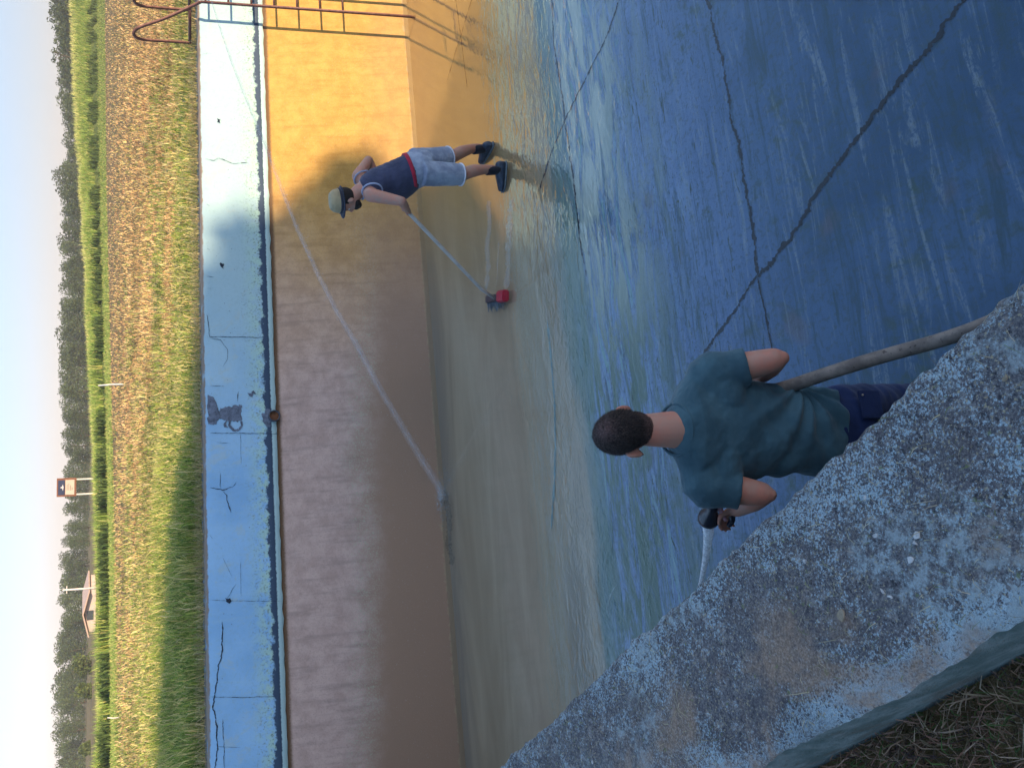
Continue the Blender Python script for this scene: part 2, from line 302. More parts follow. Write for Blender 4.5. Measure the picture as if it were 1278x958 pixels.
# ground: one sheet with a hole for the basin
TH = 0.37
outerh = [CA + Vector((-.32, -.02, 0)), FR - N*TH*0.9 + D*.3, Vector((FR.x+1.3, NR.y-.3, 0)), NR - NN*TH*0.9]
outerh[0] = CA + (-N - NN).normalized()*0.36
bm = bmesh.new()
def loop_edges(pts, n):
    vs = []
    for i, p in enumerate(pts):
        q = pts[(i+1) % len(pts)]
        for k in range(n): 
            w = p.lerp(q, k/n); vs.append(bm.verts.new((w.x, w.y, 2.27)))
    return [bm.edges.new((vs[i], vs[(i+1) % len(vs)])) for i in range(len(vs))]
def near_drop(v):
    q = Vector((v.co.x, v.co.y, 0)) - NE0; a = q.dot(ND); return 0.22*max(0, min(1, (a+6.0)/3.0)) if abs(q.dot(NN)+TH*.9) < .22 else 0
es = loop_edges(outerh, 16)
for v in bm.verts: v.co.z -= near_drop(v)
es += loop_edges([Vector((-900, -300, 0)), Vector((900, -300, 0)), Vector((900, 1500, 0)), Vector((-900, 1500, 0))], 8)
bmesh.ops.triangle_fill(bm, edges=es, use_beauty=True)
for f in bm.faces:
    f.normal_update()
    if f.normal.z < 0: f.normal_flip()
tag(link('ground', bm_me(bm, 'ground'), M_SOIL), kind='structure')

# ---- far wall of the basin
def strip_mesh(f, us, zs):
    V = [f(u, z) for u in us for z in zs]; nz = len(zs); T = []
    for i in range(len(us)-1):
        for j in range(nz-1): T.append((i*nz+j, (i+1)*nz+j, (i+1)*nz+j+1, i*nz+j+1))
    return tri_mesh('strip', [tuple(v) for v in V], T)
U_L, U_R = (CA-A0).dot(D), 24.0
us = np.linspace(U_L, U_R, 260)
wall = thing('basin_wall', wallp(-4, 0), 'long sloping basin wall opposite, with pale blue painted top band over rusty ochre lower concrete', 'wall')
ZB = 1.60
def jag(u, s=9.0, a=0.012): return a*noise.noise(Vector((u*s, 3.1, 0)))
bt = link('lower_slope', strip_mesh(lambda u, z: wallp(u, z), us, list(np.linspace(-0.06, 1.7, 12))), M_BAT, wall)
# band stands 3 cm proud, with a soft broken lower lip and a top
zb = list(np.linspace(ZB, ZT-0.015, 9))
V = []; prof_n = 0
def band_prof(u):
    pr = [wallp(u, ZB+jag(u)+0.0, -0.02), wallp(u, ZB+jag(u), 0.026+jag(u, 17, .006))]
    for z in zb[1:]: pr.append(wallp(u, z+ (jag(u, 5, .004)), 0.03 + 0.004*noise.noise(Vector((u*3, z*6, 0)))))
    top = wallp(u, ZT, 0.022); top.z += jag(u, 6, .010); pr.append(top)
    pr.append(wallp(u, ZT, 0.0) - N*TH + Vector((0, 0, jag(u, 4, .006)))); pr.append(wallp(u, ZT, 0.0) - N*TH - Vector((0, 0, 0.3)))
    return pr
us2 = np.linspace(U_L, U_R, 700)
P = [band_prof(float(u)) for u in us2]; nz = len(P[0])
V = [tuple(p) for pr in P for p in pr]; T = [(i*nz+j, (i+1)*nz+j, (i+1)*nz+j+1, i*nz+j+1) for i in range(len(P)-1) for j in range(nz-1)]
link('painted_band', tri_mesh('band', V, T), M_BAND, wall)

def ribbon(name, pts, w, mat, parent, nrm, seed=0, jit=0.35, taper=True, step=0.012, wjit=0.7):
    """jagged thin strip along world points"""
    P = [Vector(p) for p in pts]; Q = []
    for a, b in zip(P[:-1], P[1:]):
        n = max(2, int((b-a).length/step))
        for k in range(n): Q.append(a.lerp(b, k/n))
    Q.append(P[-1]); bm = bmesh.new(); L = []; R = []
    for i, q in enumerate(Q):
        a = Q[max(0, i-1)]; b = Q[min(len(Q)-1, i+1)]; tdir = (b-a).normalized(); s = nrm.cross(tdir).normalized()
        sl_ = i*step; k = 0.6*noise.noise(Vector((sl_*6, seed*7.7, 0)))+0.45*noise.noise(Vector((sl_*21, seed*7.7, 3)))+0.35*noise.noise(Vector((sl_*70, seed*7.7, 7))); k2 = 0.6*noise.noise(Vector((sl_*16, seed*3.3, 5)))+0.7*noise.noise(Vector((sl_*75, seed*3.3, 9)))
        e = min(1, (min(i, len(Q)-1-i)+0.6)/4) if taper else 1
        c = q + s*(k*w*jit*4); ww = w*0.5*(1+k2*wjit*2)*e
        ww = max(ww, w*0.08)
        L.append(bm.verts.new(c+s*ww)); R.append(bm.verts.new(c-s*ww*(1+0.5*k)))
    for i in range(len(L)-1): bm.faces.new((L[i], R[i], R[i+1], L[i+1]))
    return link(name, bm_me(bm, name), mat, parent)
def blobpatch(name, c, s1, s2, pts2d, mat, parent, nrm, thick=0.004, seed=0, rough=0.12, n=4):
    """irregular thin patch from 2-D outline points in the plane spanned by s1,s2"""
    out = []
    m = len(pts2d)
    for i in range(m):
        a = Vector(pts2d[i]); b = Vector(pts2d[(i+1) % m])
        for k in range(n):
            p = a.lerp(b, k/n); r = (noise.noise(Vector((p.x*22+seed, p.y*22, seed*2.0)))+.6*noise.noise(Vector((p.x*70+seed, p.y*70, 4))))*rough*0.03
            out.append(p + Vector((r, -r*0.7)))
    bm = bmesh.new(); top = [bm.verts.new(c + s1*p.x + s2*p.y + nrm*thick) for p in out]; bot = [bm.verts.new(c + s1*p.x*1.03 + s2*p.y*1.03) for p in out]
    f = bm.faces.new(top)
    for i in range(len(out)): bm.faces.new((bot[i], bot[(i+1) % len(out)], top[(i+1) % len(out)], top[i]))
    bmesh.ops.triangulate(bm, faces=[f]); bmesh.ops.recalc_face_normals(bm, faces=bm.faces)
    return link(name, bm_me(bm, name), mat, parent)
WO = 0.0365                                          # just proud of the band
WT = (wallp(0, 1, 0)-wallp(0, 2, 0)).normalized()    # down the wall
cr = [([(258,392),(262,420),(330,421)],.007),([(258,345),(268,346)],.005),([(258,360),(267,360)],.004),
      ([(262,422),(275,424),(284,436),(284,448),(278,458)],.005),([(262,481),(277,481)],.006),([(297,488),(297,502)],.008),
      ([(262,540),(348,541)],.007),([(300,541),(301,579)],.004),([(262,609),(278,611),(290,607),(295,601)],.009),([(278,611),(283,618),(287,640)],.010),
      ([(275,590),(275,609)],.006),([(270,552),(288,553)],.004),([(262,748),(280,749),(350,750)],.004),([(277,775),(277,800),(276,820),(272,838),(268,866),(266,880),(270,905),(272,930),(268,958),(270,985)],.014),
      ([(278,896),(279,925),(280,960)],.007),([(262,869),(305,870),(345,868)],.005),([(270,931),(300,932)],.004),
      ([(256,198),(267,200),(273,197),(290,204),(310,203)],.006),([(252,68),(262,66)],.004),([(258,255),(262,257)],.006),
      ([(283,748),(290,735),(295,728)],.005),([(278,695),(290,720)],.003),([(258,310),(262,312)],.005),([(262,668),(266,672)],.006),([(300,700),(301,745)],.003)]
for i, (pts, w) in enumerate(cr):
    ribbon('crack', [onwall(x, y, WO) for x, y in pts], w*.72, M_CRACK, wall, NW, seed=i, jit=0.6)
def wall_patch(name, pix, mat, seed=0, thick=0.003):
    c = onwall(*pix[0], WO-0.002); pts = []
    for x, y in pix:
        q = onwall(x, y, WO-0.002)-c; pts.append((q.dot(D), q.dot(WT)))
    return blobpatch(name, c, D, WT, pts, mat, wall, NW, thick, seed, 0.9, 7)
wall_patch('spalled_patch', [(259,494),(266,495),(270,503),(273,512),(275,518),(272,524),(266,528),(259,527)], M_BARE, 1)
wall_patch('spalled_patch', [(277,510),(283,507),(292,506),(301,505),(301,508),(300,514),(301,523),(296,526),(288,524),(282,524),(275,522),(275,515)], M_BARE, 2)
ribbon('spalled_ring', [onwall(x, y, WO+.002) for x, y in [(287,524),(286,531),(292,537),(298,536),(302,531),(301,525)]], .022, M_BARE, wall, NW, 3, 0.1, False)
ribbon('spalled_ring', [onwall(x, y, WO+.002) for x, y in [(283,524),(280,530),(285,533)]], .03, M_BARE, wall, NW, 4, 0.1)
for pix in ([(282,746),(287,746),(288,751),(283,751)], [(271,148),(275,149),(274,153),(271,152)], [(275,328),(280,330),(278,334),(275,332)], [(309,490),(317,488),(319,491),(311,494)]):
    wall_patch('chip', pix, M_CRACK if pix[0][0] < 300 else M_BARE, pix[0][1])
# drain pipe
NLX = 0
def ring_tube(bm, c0, c1, ro, ri, seg=24):
    ax = (c1-c0).normalized(); s = ax.orthogonal().normalized(); t2 = ax.cross(s)
    rings = [[bm.verts.new(c + (s*math.cos(a)+t2*math.sin(a))*r) for a in [2*PI*k/seg for k in range(seg)]] for c, r in ((c0, ro), (c1, ro), (c1, ri), (c0, ri))]
    for a, b in ((0, 1), (1, 2), (2, 3)):
        for k in range(seg): bm.faces.new((rings[a][k], rings[a][(k+1) % seg], rings[b][(k+1) % seg], rings[b][k]))
pc = onwall(341, 520, 0.0); ax = (N*0.95+Vector((0, 0, .05))).normalized()
bm = bmesh.new(); ring_tube(bm, pc-ax*.10, pc+ax*.085, .062, .052); pipe = link('drain_pipe', bm_me(bm), plain('pipe_dark', (0.06, 0.07, 0.09), .6, .3, .5, 30), wall, True)
bm = bmesh.new(); bmesh.ops.create_circle(bm, cap_ends=True, segments=20, radius=.052); me = bm_me(bm); me.transform(Matrix.Translation(pc+ax*.055) @ ax.to_track_quat('Z', 'Y').to_matrix().to_4x4())
link('pipe_inside', me, plain('rust_brown', (0.16, 0.07, 0.035), .9, .1, .4, 50), pipe)
wall_patch('spalled_patch', [(327,516),(331,512),(337,511),(338,530),(333,532),(328,526)], M_BARE, 9)

# ---- near wall and outer end walls
par = thing('near_basin_wall', NE0, 'broad low basin wall in the foreground with blue grey lichen crusted top', 'wall')
L0, L1 = -7.5, 13.0
NL = (CA-NE0).dot(ND)
def near_prof(s):
    b = NE0 + ND*s
    e = 0.012*noise.noise(Vector((s*2, 7, 0)))+0.010*noise.noise(Vector((s*4, 0, 0)))+0.009*noise.noise(Vector((s*14, 2, 0)))+0.007*noise.noise(Vector((s*45, 5, 0)))
    e2 = 0.020*noise.noise(Vector((s*3, 8, 0)))+0.012*noise.noise(Vector((s*16, 9, 0)))+0.005*noise.noise(Vector((s*50, 9, 3)))
    pr = [b + Vector((0, 0, -0.1)), b + Vector((0, 0, ZT-.03)) + NN*0.0]
    pr.append(b + NN*(e-0.004) + Vector((0, 0, ZT-.006)))
    for k in range(0, 17):
        w = -0.012 - (TH-0.03)*k/16
        p = b + NN*w; h = 0.0035*noise.noise(Vector((p.x*30, p.y*30, 0)))+0.006*noise.noise(Vector((p.x*5, p.y*5, 0)))
        if k == 0: p += NN*e*0.6
        pr.append(p + Vector((0, 0, ZT+h)))
    pr.append(b - NN*(TH-.008+e2*0.6) + Vector((0, 0, ZT-.012+e2*.3)))
    pr.append(b - NN*(TH+e2*.5) + Vector((0, 0, ZT-.05)))
    pr.append(b - NN*(TH+.004) + Vector((0, 0, ZT-.13))); pr.append(b - NN*(TH+.012) + Vector((0, 0, ZT-.5)))
    return pr
ss = np.concatenate([np.linspace(NL-0.3, -0.9, 240), np.linspace(-0.88, 3.0, 900), np.linspace(3.05, L1, 120)])
P = [near_prof(float(s)) for s in ss]; nz = len(P[0])
V = [tuple(p) for pr in P for p in pr]
T = [(i*nz+j, i*nz+j+1, (i+1)*nz+j+1, (i+1)*nz+j) for i in range(len(P)-1) for j in range(0, nz-1)]
TT = [t for t in T if 1 <= (t[0] % nz) < nz-4]; TF = [t for t in T if not (1 <= (t[0] % nz) < nz-4)]
top = link('wall_top', tri_mesh('top', V, TT), M_LICH, par); top.data.shade_smooth()
link('wall_face', tri_mesh('face', V, TF), M_FACE, par)
tv = Vector((1, 0, 0)); tw = Vector((0, 1, 0)); UZ = Vector((0, 0, 1))
def top_patch(x, y, r, seed, mat=M_PALE, k=7):
    rr = random.Random(seed); c = onz(x, y, ZT+.004)
    blobpatch('lichen_patch', c, tv, tw, [(math.cos(a)*r*rr.uniform(.5, 1.2), math.sin(a)*r*rr.uniform(.5, 1.2)) for a in [2*PI*i/k for i in range(k)]], mat, par, UZ, .003, seed, .25, 3)
for i, (x, y, r) in enumerate([(1145,668,.007),(1143,678,.006),(1102,737,.006),(1051,766,.011),(1112,744,.004),(1255,472,.0035),(1231,496,.003),(1137,697,.006),(1093,668,.004),(830,818,.004),(740,950,.004),(1080,620,.003),(1005,700,.004)]):
    top_patch(x, y, r, i+1, M_PALE if i not in (5, 6, 3) else plain('tan_crust', (0.27, 0.22, 0.16), .9, .1, .3, 120))
# end walls (outside the photograph)
endw = thing('end_basin_wall', FR, 'plain grey concrete end wall closing the basin outside the view', 'wall')
def boxm(bm, a, b, w, z0, z1):
    d = (b-a).normalized(); s = Vector((-d.y, d.x, 0))*w
    vs = [bm.verts.new((p.x, p.y, z)) for z in (z0, z1) for p in (a, b, b+s, a+s)]
    for f in ((0, 1, 2, 3), (4, 5, 6, 7), (0, 1, 5, 4), (1, 2, 6, 5), (2, 3, 7, 6), (3, 0, 4, 7)): bm.faces.new([vs[i] for i in f])
bm = bmesh.new(); cn = Vector((FR.x+1, NR.y, 0)); boxm(bm, cn, FR, -.35, -.1, ZT); boxm(bm, NR, cn, -.35, -.1, ZT-.002); bmesh.ops.recalc_face_normals(bm, faces=bm.faces)
link('wall_body', bm_me(bm), M_FACE, endw)

# ---- floor joints and cracks (children of nothing: they belong to the floor)
fl = bpy.data.objects['pool_floor']
ZF = -0.046
joints = [([(1480,-420),(1330,-190),(1225,-25),(1205,0),(1175,38),(1140,82),(1100,130),(1060,185),(1020,240),(985,300),(945,345)],.025),
          ([(945,345),(915,390),(880,440),(865,470),(835,505),(815,540)],.018),
          ([(850,-420),(868,-150),(882,-10),(890,30),(905,90),(912,140),(925,200),(935,260),(942,300),(945,345)],.016),([(945,345),(952,375),(958,410),(965,440)],.010),
          ([(850,-230),(805,-90),(772,0),(760,40),(735,90),(716,128),(700,160),(688,190),(672,240)],.014),([(684,-300),(688,-5),(692,60),(703,130),(708,170),(716,230),(724,300),(732,345)],.012),
          ([(590,-5),(575,45),(558,100)],.010),([(568,-5),(575,45),(583,110)],.009),([(938,292),(944,300)],.020)]
for i, (pts, w) in enumerate(joints):
    ribbon('floor_joint', [onz(x, y, ZF) for x, y in pts], w, M_TAR, fl, UZ, seed=20+i, jit=0.42, step=0.009, wjit=0.95)
M_TEAL = plain('scraped_teal', (0.26, 0.33, 0.29), .8, .2, .2, 20)
ribbon('scraped_line', [onz(x, y, ZF) for x, y in [(683,400),(688,450),(692,500),(693,550),(692,600),(688,660)]], .026, M_TEAL, fl, UZ, 41, 0.05)
ribbon('scraped_line', [onz(x, y, ZF) for x, y in [(770,728),(762,742),(757,760),(760,775)]], .012, M_TEAL, fl, UZ, 42, 0.3)

# ================================================================== LAND BEYOND
def vb(s): return np.interp(s, [-500, 0, 230, 480, 700, 958, 1500], [142, 131, 133, 139, 144, 148, 150])
def vc(s): return np.interp(s, [-500, 0, 130, 230, 350, 480, 700, 958, 1500], [75, 80, 85, 92, 99, 105, 116, 124, 130])
cols = np.linspace(-500, 1500, 90)
LB, LM, LC = [], [], []
for s in cols:
    b = onz(float(vb(s)), float(s), 2.27); dist = math.hypot(b.x, b.y)
    d = ray(float(vc(s))+4, float(s)); t = (dist+9)/math.hypot(d.x, d.y); c = C0 + d*t; c.z -= 0.35
    c.z = max(c.z, 2.4); m = b.lerp(c, 0.42); m.z = 2.27+(c.z-2.27)*0.22
    LB.append(b); LM.append(m); LC.append(c)
V = []; T = []
for b, m, c in zip(LB, LM, LC):
    o = Vector((c.x, c.y, 0)).normalized()
    V += [tuple(b-UZ*.02-o*.5), tuple(b+UZ*.05+o*.8), tuple(m), tuple(c), tuple(c+o*3), (c.x+o.x*16, c.y+o.y*16, 2.2)]
for i in range(len(cols)-1):
    for j in range(5): T.append((i*6+j, i*6+j+1, (i+1)*6+j+1, (i+1)*6+j))
tl = NT('levee_turf'); v_ = tl.pos(); c_ = tl.mix(tl.ramp(tl.noise(v_, 1.5, 5), .35, .65), (0.06, 0.085, 0.025), (0.12, 0.14, 0.04)); tl.fin(c_, .95, .1)
tag(link('levee', tri_mesh('levee', V, T), tl.m), kind='structure')

def blades(n, pos, h, w, lean, colf, name, label_kind='stuff', mat=M_GRASS, curve=0.35):
    """pos (n,3); h,w,lean arrays; colf (n,3)"""
    az = rng.uniform(0, 2*PI, n); face = rng.uniform(0, 2*PI, n)
    ld = np.stack([np.cos(az), np.sin(az), np.zeros(n)], 1); sd = np.stack([np.cos(face), np.sin(face), np.zeros(n)], 1)
    up = np.array([0, 0, 1.0])
    H = h[:, None]; W = w[:, None]; LN = lean[:, None]
    mid = pos + up*H*0.55*np.sqrt(np.maximum(0.05, 1-(LN*0.5)**2)) + ld*H*LN*0.28
    tip = pos + up*H*np.maximum(0.08, 1-LN*0.75) + ld*H*LN
    V = np.stack([pos-sd*W*.5, pos+sd*W*.5, mid+sd*W*.42, mid-sd*W*.42, tip], 1).reshape(-1, 3)
    k = np.arange(n)[:, None]*5
    T = np.concatenate([k+np.array([[0, 1, 2]]), k+np.array([[0, 2, 3]]), k+np.array([[3, 2, 4]])], 0)
    C = np.repeat(colf, 5, 0)
    C = C.reshape(n, 5, 3); C = C.reshape(-1, 3)
    return tag(link(name, tri_mesh(name, V, T, C), mat), kind=label_kind)
def pick(n, pal, p=None, jitter=0.18):
    pal = np.array(pal); idx = rng.choice(len(pal), n, p=p); return pal[idx]*rng.uniform(1-jitter, 1+jitter, (n, 1))*rng.uniform(.94, 1.06, (n, 3))
def field_pts(n, v0, v1, s0=-120, s1=1080, pw=1.0, z=2.27):
    s = rng.uniform(s0, s1, n); t = rng.uniform(0, 1, n)**pw
    out = np.zeros((n, 3))
    v = np.array([v0(x) if callable(v0) else v0 for x in s])*(1-t) + np.array([v1(x) if callable(v1) else v1 for x in s])*t
    for i in range(n):
        p = onz(float(v[i]), float(s[i]), z); out[i] = (p.x, p.y, p.z)
    return out, s, v
OCH = [(0.47, 0.30, 0.13), (0.54, 0.37, 0.18), (0.35, 0.20, 0.09), (0.24, 0.14, 0.07), (0.42, 0.33, 0.12)]
YEL = [(0.43, 0.35, 0.14), (0.36, 0.31, 0.12), (0.25, 0.26, 0.08), (0.47, 0.37, 0.18)]
GRN = [(0.10, 0.15, 0.03), (0.16, 0.21, 0.04), (0.22, 0.25, 0.05), (0.07, 0.11, 0.025), (0.30, 0.26, 0.09)]
def pnoise(P, sc): return np.array([noise.noise(Vector((p[0]*sc, p[1]*sc, 0))) for p in P])
# (a) dry straw in the open field
n = 90000; P_, s_, v_ = field_pts(n, vb, 242, pw=0.9)
pn = pnoise(P_, 0.5); gmix = (pn + (s_-480)/700 + (v_-200)/90) > rng.uniform(-.55, .55, n)
c = pick(n, OCH); cy = pick(n, YEL+GRN[:3]); c[gmix] = cy[gmix]; big_ = pnoise(P_, .28); fine_ = pnoise(P_, 1.7); c *= (1+.35*big_+.45*np.minimum(0, fine_+.1)*2)[:, None]
dist = np.hypot(P_[:, 0], P_[:, 1]); h = rng.uniform(.05, .18, n)*np.where(gmix, 1.5, 1)*(1+.9*np.maximum(0, pnoise(P_, .9))); 
blades(n, P_, h, 0.006+dist*0.00055, rng.uniform(.4, 1.15, n), c, 'dry_field_grass')
# (b) green fringe beside the wall
n = 62000; u = rng.uniform(-13.5, 2.5, n); t = rng.beta(1.0, 1.5, n)*5.0
P_ = np.array([tuple(A0 + D*float(a) - N*(TH+float(b))) for a, b in zip(u, t)]); P_[:, 2] = 2.27
left = np.clip((-3.5-u)/2.5, 0, 1)
keep = (rng.uniform(0, 1, n) < np.clip(0.40+0.60*left - t*0.11*(1-left) + 0.35*pnoise(P_, 0.9), .05, 1)); P_ = P_[keep]; left = left[keep]; t = t[keep]; n = len(P_)
h = rng.uniform(.10, .24, n)*(1+left*0.85)*(1+.5*np.clip(pnoise(P_, 1.3), -.6, 1)); c = pick(n, GRN); cy = pick(n, YEL); m = rng.uniform(0, 1, n) < (0.50-0.28*left); c[m] = cy[m]
blades(n, P_, h, rng.uniform(.006, .013, n), rng.uniform(.15, .9, n), c, 'green_verge_grass')
# (c) straw hanging over the wall top
n = 5200; u = rng.uniform(-13.5, 2.5, n); P_ = np.array([tuple(A0 + D*float(a) - N*float(b)) for a, b in zip(u, rng.uniform(.18, TH+.05, n))]); P_[:, 2] = ZT+.002
blades(n, P_, rng.uniform(.05, .22, n), rng.uniform(.004, .008, n), rng.uniform(.6, 1.3, n), pick(n, [(0.36, 0.29, 0.15), (0.26, 0.20, 0.10), (0.2, 0.2, 0.07)]), 'overhanging_dry_grass')
# (d) levee: short green strip, tall reeds
def lev(n, t0, t1, s0=-150, s1=1100):
    s = rng.uniform(s0, s1, n); t = rng.uniform(t0, t1, n); fi = (s-cols[0])/(cols[1]-cols[0]); i = fi.astype(int); fr = (fi-i)[:, None]
    B = np.array([tuple(x) for x in LB]); Mm = np.array([tuple(x) for x in LM]); Cc = np.array([tuple(x) for x in LC])
    b = B[i]*(1-fr)+B[i+1]*fr; m = Mm[i]*(1-fr)+Mm[i+1]*fr; cc = Cc[i]*(1-fr)+Cc[i+1]*fr
    tt = t[:, None]; return np.where(tt < .42, b+(m-b)*tt/.42, m+(cc-m)*(tt-.42)/.58), s, t
n = 42000; P_, s_, t_ = lev(n, -0.05, .45)
blades(n, P_, rng.uniform(.08, .22, n), np.full(n, .022), rng.uniform(.2, .8, n), pick(n, [(0.15, 0.21, 0.05), (0.22, 0.27, 0.07), (0.30, 0.27, 0.10), (0.12, 0.17, 0.04)]), 'levee_short_grass')
n = 16000; P_, s_, t_ = lev(n, .38, .62); gp = np.array([noise.noise(Vector((p[0]*.55, p[1]*.55, 3))) for p in P_]); P_ = P_[gp > -.02]; n = len(P_)
blades(n, P_, rng.uniform(.25, .75, n), rng.uniform(.04, .07, n), rng.uniform(.1, .5, n), pick(n, [(0.022, 0.035, 0.012), (0.045, 0.07, 0.02), (0.07, 0.10, 0.03)]), 'levee_gap_shade_blades')  # dark blade colour stands in for the shade between the reeds
n = 52000; P_, s_, t_ = lev(n, .55, 1.03)
P_[:, 2] -= .03; hh = rng.uniform(.45, .95, n)*(1.0+.35*pnoise(P_, .35)); hh *= np.interp(t_, [.4, .75, 1.0], [1.0, .8, .5])
c = pick(n, [(0.11, 0.17, 0.035), (0.17, 0.23, 0.05), (0.25, 0.28, 0.07), (0.07, 0.11, 0.025), (0.36, 0.32, 0.12)], [.25, .3, .2, .15, .1]); dry = rng.uniform(0, 1, n) < np.clip((t_-.8)*4, 0, .75)
cy = pick(n, [(0.46, 0.42, 0.17), (0.36, 0.35, 0.12)]); c[dry] = cy[dry]
blades(n, P_, hh, rng.uniform(.02, .035, n), rng.uniform(.05, .5, n), c, 'levee_reeds')
n = 2600; s = rng.uniform(-1.0, 2.4, n); o = rng.uniform(0.01, TH-.02, n); P_ = np.array([tuple(NE0 + ND*float(a) - NN*float(b)) for a, b in zip(s, o)]); pn = pnoise(P_, 5.0); P_ = P_[pn > -.05]; n = len(P_); P_[:, 2] = ZT+.003
blades(n, P_, rng.uniform(.006, .024, n)*(1+(rng.uniform(0, 1, n) < .06)*1.8), rng.uniform(.0007, .0018, n), rng.uniform(1.3, 1.7, n), pick(n, [(0.22, 0.19, 0.12), (0.30, 0.26, 0.17), (0.12, 0.10, 0.08), (0.10, 0.12, 0.05)]), 'dry_grass_bits')
# (e) litter and grass on the ground by the photographer
n = 30000; s = rng.uniform(-.6, 1.6, n); o = rng.uniform(0.0, 0.9, n)
P_ = np.array([tuple(NE0 + ND*float(a) - NN*(TH+.01+float(b))) for a, b in zip(s+0.9, o)]); P_[:, 2] = 2.052+rng.uniform(0, .03, n)
blades(n, P_, rng.uniform(.02, .09, n), rng.uniform(.0015, .004, n), rng.uniform(.5, 1.4, n), pick(n, [(0.11, 0.08, 0.05), (0.19, 0.13, 0.09), (0.27, 0.20, 0.14), (0.06, 0.09, 0.03), (0.15, 0.08, 0.055), (0.05, .035, .03), (0.20, 0.12, 0.08)]), 'ground_litter')

# ================================================================== TREES
M_BARK = plain('bark', (0.10, 0.075, 0.055), .9, .1, .4, 6)
def tube(bm, pts, rad, seg=8, cap=True):
    pts = [Vector(p) for p in pts]; n = len(pts); rings = []
    if not isinstance(rad, (list, tuple)): rad = [rad]*n
    prev = None
    for i, p in enumerate(pts):
        d = (pts[min(n-1, i+1)]-pts[max(0, i-1)]).normalized()
        s = d.orthogonal().normalized() if prev is None else (prev - d*prev.dot(d)).normalized()
        prev = s; t2 = d.cross(s)
        rings.append([bm.verts.new(p + (s*math.cos(2*PI*k/seg)+t2*math.sin(2*PI*k/seg))*rad[i]) for k in range(seg)])
    for a, b in zip(rings[:-1], rings[1:]):
        for k in range(seg): bm.faces.new((a[k], a[(k+1) % seg], b[(k+1) % seg], b[k]))
    if cap:
        bm.faces.new(list(reversed(rings[0]))); bm.faces.new(rings[-1])
def crown_mesh(clumps, n, size, pal, seed):
    r = np.random.default_rng(seed); w = np.array([c[3]*c[4]*c[5] for c in clumps])**.667; w /= w.sum()
    ci = r.choice(len(clumps), n, p=w); cl = np.array(clumps)[ci]
    d = r.normal(size=(n, 3)); d /= np.linalg.norm(d, axis=1)[:, None]; rad = r.uniform(.35, 1.05, (n, 1))**.5
    p = cl[:, :3] + d*rad*cl[:, 3:6]
    a = r.normal(size=(n, 3)); a /= np.linalg.norm(a, axis=1)[:, None]; b = np.cross(a, r.normal(size=(n, 3))); b /= np.linalg.norm(b, axis=1)[:, None]
    sz = size*r.uniform(.6, 1.4, (n, 1)); V = np.stack([p-a*sz, p-b*sz*.55, p+a*sz, p+b*sz*.55], 1).reshape(-1, 3)
    T = np.arange(n)[:, None]*4+np.array([[0, 1, 2, 3]])
    pal = np.array(pal); tone = r.uniform(.75, 1.25, len(clumps)); c = pal[r.choice(len(pal), n)]*tone[ci][:, None]*r.uniform(.85, 1.15, (n, 1))
    return tri_mesh('crown', V, T, np.repeat(c, 4, 0))
def make_tree(loc, H, W, n, size, pal, seed, label, cat='tree', group=None, name='tree', shape=0.5, low=0.15, nclump=16):
    r = random.Random(seed); root = thing(name, loc, label, cat, group); L = Vector(loc)
    bm = bmesh.new(); top = L + Vector((r.uniform(-.06, .06)*H, r.uniform(-.06, .06)*H, H*.72))
    tube(bm, [L-UZ*.2, L.lerp(top, .4), top], [H*.028, H*.02, H*.006], 8); cl = []
    for i in range(nclump):
        f = low + (1-low)*((i+.5)/nclump)**.9; ang = r.uniform(0, 2*PI); prof = math.sin(PI*min(1, (f*.92+.08))**shape)**.6
        rr = W*.5*prof*r.uniform(.25, .85); c = L + Vector((math.cos(ang)*rr, math.sin(ang)*rr, H*f*.93)); cs = W*.5*r.uniform(.32, .55)
        cl.append((c.x, c.y, c.z, cs, cs, cs*.8))
        if f < .8 and i % 2 == 0:
            a = L.lerp(top, max(.15, f-.25)); tube(bm, [a, a.lerp(c, .5)+UZ*.03*H, c], [H*.010, H*.007, H*.003], 6)
    link('trunk', bm_me(bm), M_BARK, root, True); link('crown', crown_mesh(cl, n, size, pal, seed), M_LEAF, root)
    return root
def copy_tree(o, loc, rz, sc, label=None):
    c = o.copy(); COL.objects.link(c); c.location = loc; c.rotation_euler.z = rz; c.scale = sc
    if label: c['label'] = label
    for ch in [x for x in bpy.data.objects if x.parent == o]:
        k = ch.copy(); COL.objects.link(k); k.parent = c
    return c
DK = [(0.055, 0.085, 0.034), (0.07, 0.10, 0.038), (0.09, 0.115, 0.045), (0.045, 0.068, 0.03)]
LT = [(0.085, 0.12, 0.035), (0.12, 0.145, 0.045), (0.07, 0.10, 0.03)]
FARG = 'trees of the far tree line'; FARL = 'dark hazy green tree in the far tree line behind the levee'
protos = []
def treetop(s): return float(np.interp(s, [-200, 0, 60, 100, 160, 205, 215, 260, 300, 400, 480, 560, 640, 700, 800, 880, 958, 1100], [62, 62, 70, 72, 80, 80, 71, 76, 77, 74, 72, 79, 83, 76, 71, 68, 70, 70]))
k = 0
